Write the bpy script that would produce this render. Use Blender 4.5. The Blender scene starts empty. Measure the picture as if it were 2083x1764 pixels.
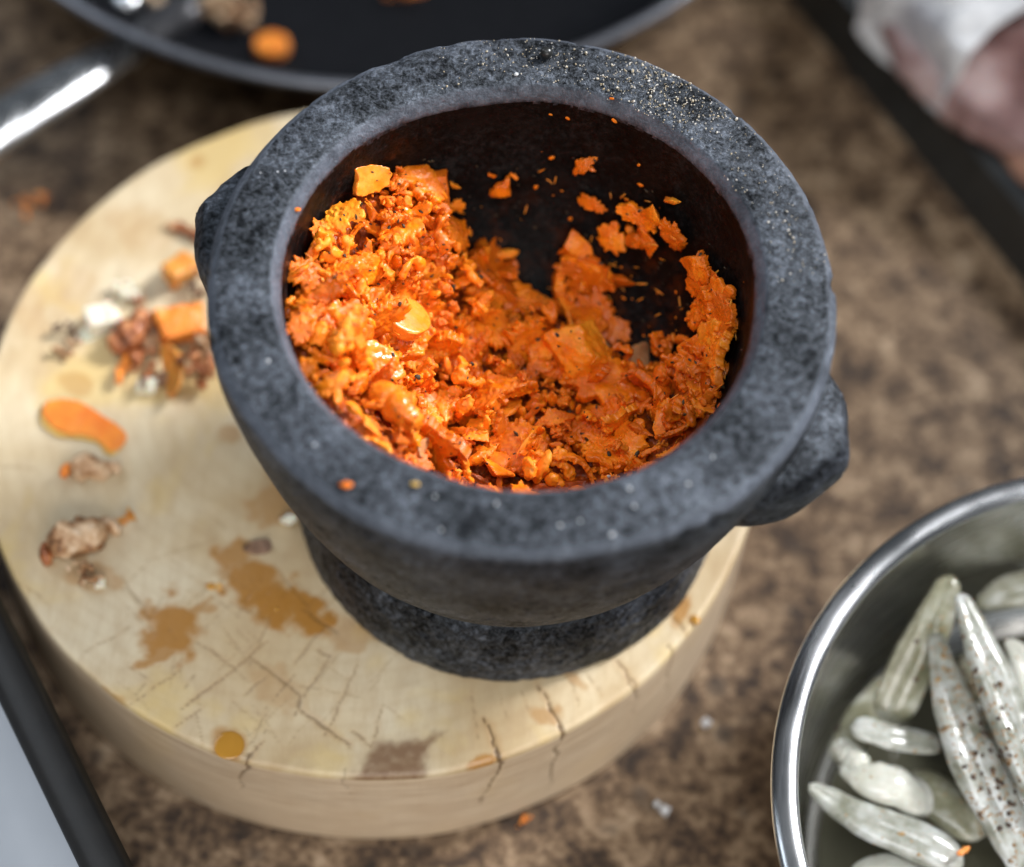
import bpy, bmesh, math, random
import numpy as np
from mathutils import Vector, Matrix, Euler

random.seed(7)
RNG = np.random.default_rng(11)
S = bpy.context.scene
COL = S.collection

# ------------------------------------------------------------------ camera
CAM = Vector((0.0047, -0.33042, 0.64957))
FWD = Vector((-0.00682, 0.50405, -0.86365)).normalized()
RGT = Vector((0.99587, 0.08162, 0.03977)).normalized()
UPV = RGT.cross(FWD).normalized()
FPX, PW, PH = 4710.95, 2083.0, 1764.0
cd = bpy.data.cameras.new('camera')
cam = bpy.data.objects.new('camera', cd)
COL.objects.link(cam)
cam.matrix_world = Matrix(((RGT.x, UPV.x, -FWD.x, CAM.x), (RGT.y, UPV.y, -FWD.y, CAM.y),
                           (RGT.z, UPV.z, -FWD.z, CAM.z), (0, 0, 0, 1)))
cd.sensor_width = 36.0
cd.sensor_fit = 'HORIZONTAL'
cd.lens = FPX / PW * 36.0
cd.clip_start, cd.clip_end = 0.02, 50.0
cd.dof.use_dof = True
cd.dof.focus_distance = 0.618
cd.dof.aperture_fstop = 3.7
S.camera = cam

# ------------------------------------------------------------------ light
S.view_settings.view_transform = 'Standard'
S.view_settings.look = 'None'
S.view_settings.exposure = 0.0
S.view_settings.gamma = 1.0
S.cycles.use_denoising = True
S.cycles.max_bounces = 8
S.cycles.sample_clamp_indirect = 6.0
wd = bpy.data.worlds.new('World')
S.world = wd
wd.use_nodes = True
bg = wd.node_tree.nodes['Background']
bg.inputs[0].default_value = (0.80, 0.90, 1.0, 1)
bg.inputs[1].default_value = 0.055


def area(name, loc, target, sx, sy, power, color):
    ld = bpy.data.lights.new(name, 'AREA')
    ld.shape = 'RECTANGLE'
    ld.size, ld.size_y = sx, sy
    ld.energy = power
    ld.color = color
    o = bpy.data.objects.new(name, ld)
    COL.objects.link(o)
    o.location = loc
    o.rotation_euler = (Vector(target) - Vector(loc)).to_track_quat('-Z', 'Y').to_euler()
    return o


key = area('window_light', (0.98, 0.73, 1.10), (-0.235, -0.07, 0.06), 0.50, 0.55, 2.2, (0.98, 0.98, 1.0))
key.data.spread = math.radians(26)
side = area('back_left_fill_light', (-1.25, 0.75, 1.25), (-0.12, -0.08, 0.05), 1.3, 1.1, 2.6, (0.80, 0.89, 1.0))  # added panel for steel highlights and the back-left bevel; no window known
side.data.spread = math.radians(75)
overhead_fill = area('overhead_fill_light', (0.05, -0.50, 1.35), (0.02, -0.30, 0.0), 0.9, 0.7, 1.55, (0.93, 0.96, 1.0))  # added overhead fill, kept narrow so the far counter stays darker
overhead_fill.data.spread = math.radians(60)
front_fill = area('front_fill_light', (0.22, -0.92, 0.62), (0.00, -0.24, 0.0), 0.9, 0.5, 2.0, (1.0, 0.96, 0.92))  # added low fill from the front to brighten the board's side
front_fill.data.spread = math.radians(76)


# ------------------------------------------------------------------ helpers
def ray(px, py):
    return FWD + ((px - PW / 2) * RGT - (py - PH / 2) * UPV) / FPX


def at(px, py, z):
    d = ray(px, py)
    return CAM + d * ((z - CAM.z) / d.z)


def tag(o, label=None, cat=None, group=None, kind=None):
    if label: o['label'] = label
    if cat: o['category'] = cat
    if group: o['group'] = group
    if kind: o['kind'] = kind
    return o


def link(name, me, m=None, parent=None, loc=None):
    o = bpy.data.objects.new(name, me)
    COL.objects.link(o)
    if m is not None and me is not None and len(me.materials) == 0:
        me.materials.append(m)
    if parent is not None:
        o.parent = parent
    if loc is not None:
        o.location = loc
    return o


def empty(name, loc, rz=0.0):
    o = bpy.data.objects.new(name, None)
    COL.objects.link(o)
    o.location = loc
    o.rotation_euler = (0, 0, rz)
    o.empty_display_size = 0.01
    return o


def mesh_from(name, V, F, smooth=True):
    me = bpy.data.meshes.new(name)
    V = np.asarray(V, dtype=np.float32)
    F = np.asarray(F, dtype=np.int32)
    k = F.shape[1]
    me.vertices.add(len(V))
    me.vertices.foreach_set('co', V.ravel())
    me.loops.add(F.size)
    me.loops.foreach_set('vertex_index', F.ravel())
    me.polygons.add(len(F))
    me.polygons.foreach_set('loop_start', np.arange(0, F.size, k, dtype=np.int32))
    me.polygons.foreach_set('loop_total', np.full(len(F), k, dtype=np.int32))
    me.update(calc_edges=True)
    me.validate()
    if smooth:
        me.polygons.foreach_set('use_smooth', np.ones(len(me.polygons), dtype=bool))
    return me


def bm_mesh(name, bm, smooth=True):
    me = bpy.data.meshes.new(name)
    bmesh.ops.recalc_face_normals(bm, faces=bm.faces)
    bm.to_mesh(me)
    bm.free()
    if smooth:
        me.polygons.foreach_set('use_smooth', np.ones(len(me.polygons), dtype=bool))
    return me


def coords(me):
    a = np.empty(len(me.vertices) * 3, dtype=np.float32)
    me.vertices.foreach_get('co', a)
    return a.reshape(-1, 3).astype(float)


def normals(me):
    a = np.empty(len(me.vertices) * 3, dtype=np.float32)
    me.vertices.foreach_get('normal', a)
    return a.reshape(-1, 3).astype(float)


def setco(me, V):
    me.vertices.foreach_set('co', np.asarray(V, dtype=np.float32).ravel())
    me.update()


def _h(ix, iy, iz, seed):
    n = (ix * 374761393 + iy * 668265263 + iz * 2147483647 + seed * 144269) & 0xffffffff
    n = ((n ^ (n >> 13)) * 1274126177) & 0xffffffff
    n = ((n ^ (n >> 16)) * 2246822519) & 0xffffffff
    return ((n ^ (n >> 15)) & 0xffffff) / float(0xffffff) * 2 - 1


def vnoise(P, seed=0):
    P = np.asarray(P, dtype=float)
    I = np.floor(P).astype(np.int64)
    f = P - I
    f = f * f * f * (f * (f * 6 - 15) + 10)
    r = 0
    for dx in (0, 1):
        for dy in (0, 1):
            for dz in (0, 1):
                w = (f[:, 0] if dx else 1 - f[:, 0]) * (f[:, 1] if dy else 1 - f[:, 1]) * (f[:, 2] if dz else 1 - f[:, 2])
                r = r + w * _h(I[:, 0] + dx, I[:, 1] + dy, I[:, 2] + dz, seed)
    return r


def fbm(P, oct=4, seed=0, gain=0.5):
    P = np.asarray(P, dtype=float)
    r, a, s = 0, 1.0, 0
    for i in range(oct):
        r = r + a * vnoise(P * (2.03 ** i) + 17.3 * i, seed + i)
        s += a
        a *= gain
    return r / s


def smooth(a, b, x):
    t = np.clip((np.asarray(x, float) - a) / (b - a), 0, 1)
    return t * t * (3 - 2 * t)


def fattr(me, name, vals):
    at_ = me.attributes.new(name, 'FLOAT', 'POINT')
    at_.data.foreach_set('value', np.asarray(vals, dtype=np.float32))


def lathe(prof, n=96, radial=None, closed=False):
    """prof: (r, z) list -> V, F quads"""
    prof = np.asarray(prof, float)
    m = len(prof)
    th = np.linspace(0, 2 * math.pi, n, endpoint=False)
    R = np.repeat(prof[:, 0][:, None], n, 1)
    Z = np.repeat(prof[:, 1][:, None], n, 1)
    if radial is not None:
        R = radial(R, Z, np.repeat(th[None, :], m, 0))
    V = np.stack([R * np.cos(th), R * np.sin(th), Z], -1).reshape(-1, 3)
    i = np.arange(m - 1)[:, None]
    j = np.arange(n)[None, :]
    a = i * n + j
    b = i * n + (j + 1) % n
    F = np.stack([a, b, b + n, a + n], -1).reshape(-1, 4)
    return V, F


def resample(pts, step):
    pts = np.asarray(pts, float)
    d = np.r_[0, np.cumsum(np.hypot(*np.diff(pts, axis=0).T))]
    s = np.linspace(0, d[-1], max(2, int(d[-1] / step)))
    return np.stack([np.interp(s, d, pts[:, 0]), np.interp(s, d, pts[:, 1])], -1)


def chaikin(pts, k=2):
    pts = np.asarray(pts, float)
    for _ in range(k):
        q = pts[:-1] * .75 + pts[1:] * .25
        r = pts[:-1] * .25 + pts[1:] * .75
        mid = np.stack([q, r], 1).reshape(-1, pts.shape[1])
        pts = np.vstack([pts[:1], mid, pts[-1:]])
    return pts


def remesh(me, voxel):
    o = bpy.data.objects.new('tmp', me)
    COL.objects.link(o)
    md = o.modifiers.new('r', 'REMESH')
    md.mode = 'VOXEL'
    md.voxel_size = voxel
    dg = bpy.context.evaluated_depsgraph_get()
    dg.update()
    out = bpy.data.meshes.new_from_object(o.evaluated_get(dg))
    bpy.data.objects.remove(o)
    out.polygons.foreach_set('use_smooth', np.ones(len(out.polygons), dtype=bool))
    return out


def displace(me, amp, freq, oct=4, seed=0):
    V, N = coords(me), normals(me)
    setco(me, V + N * (amp * fbm(V * freq, oct, seed))[:, None])
    return me


def blobs(items, voxel):
    """items: list of (center, (rx,ry,rz), euler) -> united mesh"""
    bm = bmesh.new()
    for c, r, e in items:
        M = Matrix.Translation(c) @ Euler(e).to_matrix().to_4x4() @ Matrix.Diagonal((r[0], r[1], r[2], 1))
        bmesh.ops.create_icosphere(bm, subdivisions=2, radius=1, matrix=M)
    return remesh(bm_mesh('blob', bm), voxel)


def hull(points, voxel):
    bm = bmesh.new()
    for p_ in points:
        bm.verts.new(p_)
    bmesh.ops.convex_hull(bm, input=bm.verts)
    for v in [v for v in bm.verts if not v.link_faces]:
        bm.verts.remove(v)
    return remesh(bm_mesh('hull', bm), voxel)


def prism(outline, th, voxel, bend=0.0):
    bm = bmesh.new()
    t = [bm.verts.new((x, y, th / 2)) for x, y in outline]
    b = [bm.verts.new((x, y, -th / 2)) for x, y in outline]
    bm.faces.new(t)
    bm.faces.new(b[::-1])
    n = len(t)
    for i in range(n):
        bm.faces.new((t[i], b[i], b[(i + 1) % n], t[(i + 1) % n]))
    me = remesh(bm_mesh('prism', bm), voxel)
    V = coords(me)
    V[:, 2] += bend * (V[:, 0] ** 2) + bend * .6 * V[:, 0] * V[:, 1]
    setco(me, V)
    return me


def scaled(me, s):
    V = coords(me) * np.asarray(s)
    setco(me, V)
    return me


def tube(path, radii, n=16, squash=1.0, groove=0.0, up=Vector((0, 0, 1)), bumps=0.0, seed=0):
    """path: list of Vectors, radii: list -> mesh with round capped ends"""
    P = chaikin(np.array([tuple(p_) + (r_,) for p_, r_ in zip(path, radii)]), 3)
    d = np.r_[0, np.cumsum(np.linalg.norm(np.diff(P[:, :3], axis=0), axis=1))]
    m = max(24, int(d[-1] / 0.0012))
    s = np.linspace(0, d[-1], m)
    P = np.stack([np.interp(s, d, P[:, k]) for k in range(4)], -1)
    C, R = P[:, :3], P[:, 3].copy()
    e = 0.9 * R[0]
    R *= np.sqrt(np.clip(1 - (1 - np.clip(s / (R[0] * 1.2), 0, 1)) ** 2, 0.0004, 1))
    R *= np.sqrt(np.clip(1 - (1 - np.clip((d[-1] - s) / (max(R[-2], 1e-4) * 1.2), 0, 1)) ** 2, 0.0004, 1))
    T = np.gradient(C, axis=0)
    T /= np.linalg.norm(T, axis=1)[:, None]
    U = np.array(up)[None, :] - T * (T @ np.array(up))[:, None]
    U /= np.linalg.norm(U, axis=1)[:, None]
    W = np.cross(T, U)
    th = np.linspace(0, 2 * math.pi, n, endpoint=False)
    g = 1 - groove * np.exp(-((np.cos(th) * 1 + np.sin(th) * .0 - .35) / .28) ** 2) * (np.sin(th) > 0)
    if bumps:
        q_ = np.stack(np.meshgrid(s * 45, np.arange(n) / n * 6.0, indexing='ij'), -1).reshape(-1, 2)
        wr_ = 1 + .12 * fbm(np.c_[q_, np.full(len(q_), seed * 3.1)], 3, seed).reshape(m, n) * (1 - np.exp(-np.minimum(np.arange(n), n - np.arange(n)) / 2.0))[None, :]
    else:
        wr_ = np.ones((m, n))
    V = (C[:, None, :] + R[:, None, None] * wr_[:, :, None] * g[None, :, None] * (np.cos(th)[None, :, None] * W[:, None, :]
         + squash * np.sin(th)[None, :, None] * U[:, None, :])).reshape(-1, 3)
    i = np.arange(m - 1)[:, None]
    j = np.arange(n)[None, :]
    F = np.stack([i * n + j, i * n + (j + 1) % n, (i + 1) * n + (j + 1) % n, (i + 1) * n + j], -1).reshape(-1, 4)
    me = mesh_from('tube', V, F)
    if bumps:
        displace(me, bumps, 110, 4, seed)
    return me


def cap(me):
    bm = bmesh.new()
    bm.from_mesh(me)
    bmesh.ops.holes_fill(bm, edges=[e for e in bm.edges if e.is_boundary])
    bm.to_mesh(me)
    bm.free()
    me.polygons.foreach_set('use_smooth', np.ones(len(me.polygons), dtype=bool))
    return me


# ------------------------------------------------------------------ materials
class NT:
    def __init__(s, name):
        s.m = bpy.data.materials.new(name)
        s.m.use_nodes = True
        s.t = s.m.node_tree
        s.b = s.t.nodes['Principled BSDF']
        s.tc = s.t.nodes.new('ShaderNodeTexCoord').outputs['Object'] if name == 'board_wood' else s.t.nodes.new('ShaderNodeNewGeometry').outputs['Position']

    def n(s, typ, **kw):
        nd = s.t.nodes.new(typ)
        for k, v in kw.items():
            setattr(nd, k, v)
        return nd

    def l(s, a, b):
        s.t.links.new(a, b)

    def noise(s, scale, detail=4, rough=.55, dist=0.0, vec=None, out='Fac'):
        nd = s.n('ShaderNodeTexNoise')
        nd.inputs['Scale'].default_value = scale
        nd.inputs['Detail'].default_value = detail
        nd.inputs['Roughness'].default_value = rough
        nd.inputs['Distortion'].default_value = dist
        s.l(vec or s.tc, nd.inputs['Vector'])
        return nd.outputs[out]

    def voro(s, scale, out='Distance', rnd=1.0, vec=None):
        nd = s.n('ShaderNodeTexVoronoi')
        nd.inputs['Scale'].default_value = scale
        nd.inputs['Randomness'].default_value = rnd
        s.l(vec or s.tc, nd.inputs['Vector'])
        return nd.outputs[out]

    def mapping(s, scale=(1, 1, 1), rot=(0, 0, 0), loc=(0, 0, 0)):
        nd = s.n('ShaderNodeMapping')
        nd.inputs['Scale'].default_value = scale
        nd.inputs['Rotation'].default_value = rot
        nd.inputs['Location'].default_value = loc
        s.l(s.tc, nd.inputs['Vector'])
        return nd.outputs[0]

    def ramp(s, fac, stops, interp='LINEAR'):
        nd = s.n('ShaderNodeValToRGB')
        cr = nd.color_ramp
        cr.interpolation = interp
        while len(cr.elements) < len(stops):
            cr.elements.new(0.5)
        for e, (p_, c) in zip(cr.elements, stops):
            e.position = p_
            e.color = (c[0], c[1], c[2], 1) if isinstance(c, (tuple, list)) else (c, c, c, 1)
        s.l(fac, nd.inputs['Fac'])
        return nd.outputs['Color']

    def mix(s, fac, a, b, mode='MIX'):
        nd = s.n('ShaderNodeMix', data_type='RGBA', blend_type=mode)
        for i, v in ((0, fac), (6, a), (7, b)):
            if isinstance(v, (int, float)):
                nd.inputs[i].default_value = v if i == 0 else (v, v, v, 1)
            elif isinstance(v, tuple):
                nd.inputs[i].default_value = (*v, 1)
            else:
                s.l(v, nd.inputs[i])
        return nd.outputs[2]

    def math(s, op, a, b=0.0):
        nd = s.n('ShaderNodeMath', operation=op)
        for i, v in ((0, a), (1, b)):
            if isinstance(v, (int, float)):
                nd.inputs[i].default_value = v
            else:
                s.l(v, nd.inputs[i])
        return nd.outputs[0]

    def attr(s, name):
        nd = s.n('ShaderNodeAttribute', attribute_name=name)
        return nd.outputs['Fac']

    def rand(s):
        return s.n('ShaderNodeObjectInfo').outputs['Random']

    def bump(s, h, strength=.5, dist=.001, prev=None):
        nd = s.n('ShaderNodeBump')
        nd.inputs['Strength'].default_value = strength
        nd.inputs['Distance'].default_value = dist
        s.l(h, nd.inputs['Height'])
        if prev is not None:
            s.l(prev, nd.inputs['Normal'])
        return nd.outputs[0]

    def set(s, color=None, rough=None, metal=None, normal=None, **kw):
        for k, v in (('Base Color', color), ('Roughness', rough), ('Metallic', metal), ('Normal', normal)):
            if v is None:
                continue
            if isinstance(v, (int, float)):
                s.b.inputs[k].default_value = v
            elif isinstance(v, tuple):
                s.b.inputs[k].default_value = (*v, 1)
            else:
                s.l(v, s.b.inputs[k])
        for k, v in kw.items():
            s.b.inputs[k.replace('_', ' ')].default_value = v
        return s.m


def mat_stone(name, wet=False):
    t = NT(name)
    big = t.noise(60, 3, .6)
    med = t.noise(520, 6, .74, .4)
    fine = t.noise(1300, 3, .6)
    f = t.math('ADD', t.math('MULTIPLY', big, .30), t.math('MULTIPLY', med, .62))
    f = t.math('ADD', f, t.math('MULTIPLY', fine, .22))
    if not wet:
        c = t.ramp(f, [(.47, (.0012, .0013, .0016)), (.55, (.0075, .0085, .011)), (.62, (.024, .0275, .037)), (.71, (.085, .097, .122))])
        sp = t.voro(420)
        spk = t.ramp(sp, [(.05, .75), (.12, 0.0)])
        gate = t.ramp(t.noise(140, 2), [(.62, 0.0), (.70, 1.0)])
        c = t.mix(t.math('MULTIPLY', spk, gate), c, (.40, .42, .45))
        c = t.mix(t.math('MULTIPLY', t.attr('edge_sheen'), .62), c, (.15, .17, .21))  # lip and bevel painted paler to stand in for the stone's sheen
        r = t.ramp(fine, [(.32, .34), (.68, .64)])
        h = t.math('ADD', t.math('MULTIPLY', med, .6), t.math('MULTIPLY', fine, .5))
        nrm = t.bump(h, .80, .0008)
        t.l(t.ramp(f, [(.48, .10), (.57, .50), (.68, 1.0)]), t.b.inputs['Specular IOR Level'])
        return t.set(c, r, 0, nrm, Specular_Tint=(.80, .90, 1.0, 1))
    c = t.ramp(f, [(.46, (.0012, .0012, .0012)), (.58, (.0045, .0043, .0043)), (.70, (.017, .016, .016))])
    red = t.ramp(t.noise(55, 4, .6), [(.52, 0.0), (.66, .45)])
    c = t.mix(red, c, (.013, .0085, .0075))
    film = t.math('MULTIPLY', t.attr('film'), t.ramp(t.noise(170, 5, .65), [(.50, 0.0), (.68, .40)]))
    c = t.mix(film, c, (.15, .032, .003))
    r = t.ramp(t.noise(90, 3), [(.35, .30), (.65, .6)])
    nrm = t.bump(t.math('ADD', t.math('MULTIPLY', med, .6), t.math('MULTIPLY', fine, .6)), .5, .0006)
    return t.set(c, r, 0, nrm, Specular_IOR_Level=.09)


def mat_carrot(name, c0=(.74, .150, .004), c1=(.95, .245, .007), rough=.46, sss=.04, grain=1.0):
    t = NT(name)
    a = t.noise(190, 5, .62)
    b = t.noise(900, 3, .6)
    f = t.math('ADD', t.math('MULTIPLY', a, .75), t.math('MULTIPLY', t.rand(), .30))
    c = t.ramp(f, [(.34, tuple(v * .84 for v in c0)), (.48, c0), (.62, c1), (.78, (min(1, c1[0] * 1.04), c1[1] * 1.40, c1[2] * 3.0))])
    dk = t.ramp(t.noise(420, 3, .6), [(.66, 0.0), (.74, .45)])
    c = t.mix(dk, c, (.34, .085, .006))
    fib = t.ramp(t.noise(240, 4, .7, 1.5, t.mapping((1, 3.5, 1), (.3, .6, .8))), [(.62, 0.0), (.74, .22)])
    c = t.mix(fib, c, (.90, .42, .06))
    cells = t.voro(1150)
    h = t.math('ADD', t.math('MULTIPLY', b, .4 * grain), t.math('MULTIPLY', cells, .35 * grain))
    h = t.math('ADD', h, t.math('MULTIPLY', a, .9))
    n_ = t.bump(h, .36, .0006)
    r = t.ramp(t.noise(260, 3, .6), [(.36, max(.1, rough - .17)), (.64, rough + .2)])
    t.set(c, r, 0, n_, Subsurface_Weight=sss, Subsurface_Scale=.003, Specular_IOR_Level=.40, Coat_Weight=.05, Coat_Roughness=.18)
    t.l(n_, t.b.inputs['Coat Normal'])
    t.b.inputs['Subsurface Radius'].default_value = (1.0, .35, .06)
    return t.m


def mat_simple(name, stops, scale=200, rough=.5, metal=0.0, bump=.3, bd=.0006, sss=0.0, spec=.5, rnd=0.0):
    t = NT(name)
    f = t.noise(scale, 4, .6)
    if rnd:
        f = t.math('ADD', t.math('MULTIPLY', f, 1 - rnd * .5), t.math('MULTIPLY', t.rand(), rnd))
    c = t.ramp(f, stops)
    n_ = t.bump(t.noise(scale * 3, 3), bump, bd)
    t.set(c, rough, metal, n_, Specular_IOR_Level=spec)
    if sss:
        t.b.inputs['Subsurface Weight'].default_value = sss
        t.b.inputs['Subsurface Scale'].default_value = .004
    return t.m


M = {}
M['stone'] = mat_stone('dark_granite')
M['stone_wet'] = mat_stone('wet_granite', True)
M['carrot'] = mat_carrot('carrot')
M['carrot_smooth'] = mat_carrot('carrot_smooth', (.76, .165, .008), (.88, .215, .012), .24, .12, .25)
M['carrot_pale'] = mat_carrot('carrot_pale', (.80, .19, .010), (.93, .30, .025), .30, .12, .8)
M['mash'] = mat_carrot('carrot_mash', (.20, .030, .001), (.42, .075, .003), .5, .03)  # carrot colour darkened so gaps between the pieces read as shade
M['shallot'] = mat_simple('shallot', [(.35, (.42, .17, .06)), (.65, (.60, .30, .14))], 300, .25, sss=.3)
M['herb'] = mat_simple('herb', [(.35, (.018, .011, .006)), (.65, (.07, .045, .018))], 900, .5)
M['seed'] = mat_simple('seed', [(.3, (.25, .13, .05)), (.7, (.40, .25, .11))], 500, .45)
M['spice'] = mat_simple('spice', [(.3, (.32, .23, .11)), (.48, (.44, .38, .28)), (.6, (.60, .58, .55))], 900, .45, 0, .3, .0006, 0, .3)
M['salt'] = mat_simple('salt', [(.3, (.50, .52, .54)), (.7, (.68, .68, .68))], 500, .2)

# wood of the round board
t = NT('board_wood')
sx = t.n('ShaderNodeSeparateXYZ')
t.l(t.tc, sx.inputs[0])
wob = t.noise(22, 4, .55)
ringv = t.n('ShaderNodeVectorMath', operation='LENGTH')
off = t.mapping((1, 1, 0), (0, 0, 0), (.021, -.012, 0))
t.l(off, ringv.inputs[0])
ph = t.math('ADD', t.math('MULTIPLY', ringv.outputs['Value'], 1250), t.math('MULTIPLY', wob, 13))
rings = t.math('SINE', ph)
fibre = t.noise(9, 5, .65, 0, t.mapping((30, 9, 4), (0, 0, .9)))
patch = t.noise(24, 3, .5, .5)
c = t.ramp(patch, [(.34, (.46, .335, .18)), (.50, (.55, .44, .275)), (.66, (.62, .53, .37))])
c = t.mix(t.math('MULTIPLY', t.ramp(rings, [(.0, 0.0), (1.0, 1.0)]), .11), c, (.38, .25, .12))
c = t.mix(t.ramp(fibre, [(.40, .0), (.70, .36)]), c, (.36, .24, .125))
yel = t.ramp(t.noise(34, 3, .5, .3, t.mapping((1, 1, 1), (0, 0, 0), (.3, .1, 0))), [(.56, 0.0), (.68, .5)])
c = t.mix(yel, c, (.60, .43, .14))
side = t.attr('side')
c = t.mix(t.math('MULTIPLY', side, .75), c, t.ramp(t.noise(60, 4, .6, 0, t.mapping((1, 1, 7))), [(.35, (.50, .37, .25)), (.65, (.63, .50, .36))]))
c = t.mix(t.attr('stain'), c, (.34, .140, .012))
c = t.mix(t.attr('burn'), c, (.17, .085, .038))
c = t.mix(t.attr('cut'), c, (.105, .058, .020))
r = t.mix(t.attr('stain'), .50, .16)
n_ = t.bump(t.math('ADD', fibre, t.math('MULTIPLY', t.noise(700, 3), .5)), .25, .0005)
t.set(c, r, 0, n_)
M['board'] = t.m

# speckled laminate counter
t = NT('counter_laminate')
a = t.noise(78, 6, .66, .35)
b = t.noise(300, 4, .65, .2)
f = t.math('ADD', t.math('MULTIPLY', a, .62), t.math('MULTIPLY', b, .38))
c = t.ramp(f, [(.37, (.012, .008, .006)), (.45, (.064, .038, .021)), (.51, (.150, .096, .054)), (.57, (.25, .172, .105)), (.66, (.40, .30, .20))])
blk = t.ramp(t.voro(62), [(.13, 1.0), (.27, 0.0)])
gate = t.ramp(t.noise(38, 3), [(.50, 0.0), (.58, 1.0)])
c = t.mix(t.math('MULTIPLY', t.math('MULTIPLY', blk, gate), .70), c, (.018, .014, .013))
t.set(c, .50, 0, t.bump(b, .12, .0006), Specular_IOR_Level=.35)
M['counter'] = t.m


def mat_steel(name, rough=.16, tint=(.62, .62, .60), brush=True):
    t = NT(name)
    n = t.noise(40, 3, .5, 0, t.mapping((1, 1, 30)))
    r = t.ramp(n, [(.3, max(.02, rough - .06)), (.7, rough + .08)])
    t.set(tint, r, 1.0, t.bump(n, .05, .0004))
    return t.m


M['steel'] = mat_steel('brushed_steel', .26, (.56, .56, .545))
M['chrome'] = mat_steel('polished_steel', .25, (.88, .90, .92))
M['nonstick'] = mat_simple('nonstick_coating', [(.3, (.005, .0055, .007)), (.7, (.010, .0105, .0125))], 300, .42, 0, .15, .0003, 0, .14)
M['pan_side'] = mat_simple('pan_outside', [(.3, (.035, .035, .038)), (.7, (.06, .06, .065))], 200, .35, .4, .1)
M['pan_rim'] = mat_simple('pan_rim_metal', [(.3, (.20, .21, .24)), (.7, (.27, .28, .31))], 200, .3, .8, .05)
M['tray_black'] = mat_simple('black_enamel', [(.3, (.010, .011, .011)), (.7, (.022, .023, .022))], 120, .32, 0, .2)
M['dish_black'] = mat_simple('black_rim_plastic', [(.3, (.008, .008, .008)), (.7, (.014, .013, .012))], 150, .5, 0, .15)
M['dish_grey'] = mat_simple('pale_grey_enamel', [(.3, (.30, .33, .37)), (.7, (.37, .40, .44))], 12, .4, 0, .05)
M['root'] = mat_simple('root_skin', [(.36, (.13, .055, .022)), (.45, (.36, .18, .075)), (.56, (.58, .39, .23)), (.70, (.68, .53, .38))], 150, .55, 0, .5, .001)
M['root_red'] = mat_simple('red_root_flesh', [(.34, (.11, .034, .010)), (.5, (.34, .100, .030)), (.66, (.56, .25, .10))], 260, .35, 0, .4, .001)
M['peel_orange'] = mat_simple('orange_peel_skin', [(.32, (.66, .16, .015)), (.68, (.80, .27, .03))], 120, .45, 0, .3, .0006, .15)
M['peel_amber'] = mat_simple('amber_peel', [(.32, (.52, .19, .025)), (.68, (.68, .33, .07))], 150, .35, 0, .3, .0006, .3)
M['flesh_yellow'] = mat_simple('yellow_edge', [(.3, (.58, .33, .06)), (.7, (.72, .47, .12))], 200, .5)
M['garlic'] = mat_simple('garlic_white', [(.3, (.70, .64, .48)), (.7, (.82, .79, .68))], 150, .4, 0, .2, .0005, .3)
M['skin_brown'] = mat_simple('brown_skin', [(.36, (.09, .048, .028)), (.64, (.30, .17, .10))], 200, .6)
M['juice'] = mat_simple('amber_juice', [(.3, (.40, .19, .025)), (.7, (.46, .23, .035))], 60, .06, 0, .0)
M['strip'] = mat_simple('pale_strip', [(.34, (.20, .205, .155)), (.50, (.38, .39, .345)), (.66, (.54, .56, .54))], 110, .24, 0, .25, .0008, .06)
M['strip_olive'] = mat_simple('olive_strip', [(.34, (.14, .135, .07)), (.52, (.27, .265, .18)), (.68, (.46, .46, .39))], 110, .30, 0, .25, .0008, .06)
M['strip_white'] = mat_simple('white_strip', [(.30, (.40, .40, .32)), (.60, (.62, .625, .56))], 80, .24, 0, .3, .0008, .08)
for k_ in ('strip', 'strip_olive', 'strip_white'):
    b_ = M[k_].node_tree.nodes['Principled BSDF']
    b_.inputs['Coat Weight'].default_value = .6
    b_.inputs['Coat Roughness'].default_value = .14
M['brine'] = mat_simple('olive_brine', [(.3, (.060, .058, .038)), (.7, (.095, .092, .065))], 30, .10, 0, .02)
M['pepper'] = mat_simple('cracked_pepper', [(.25, (.014, .010, .008)), (.45, (.07, .035, .018)), (.62, (.33, .20, .07)), (.8, (.52, .40, .20))], 60, .45)
M['meat'] = mat_simple('raw_meat', [(.36, (.12, .055, .05)), (.5, (.27, .165, .155)), (.64, (.40, .30, .29))], 42, .4, 0, .3, .002, .2)
M['meat_pink'] = mat_simple('pink_meat', [(.30, (.27, .13, .09)), (.7, (.40, .24, .18))], 30, .4, 0, .3, .002, .2)
M['wrap'] = mat_simple('white_wrap', [(.34, (.36, .35, .37)), (.5, (.60, .60, .61)), (.64, (.80, .80, .80))], 34, .28, 0, .5, .002)

# ------------------------------------------------------------------ countertop
bm = bmesh.new()
bmesh.ops.create_cube(bm, size=1, matrix=Matrix.Translation((0, .2, -.02)) @ Matrix.Diagonal((2.6, 2.2, .04, 1)))
ctop = link('countertop', bm_mesh('countertop', bm, False), M['counter'])
tag(ctop, 'mottled brown stone-look kitchen countertop under everything', None, None, 'structure')

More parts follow.
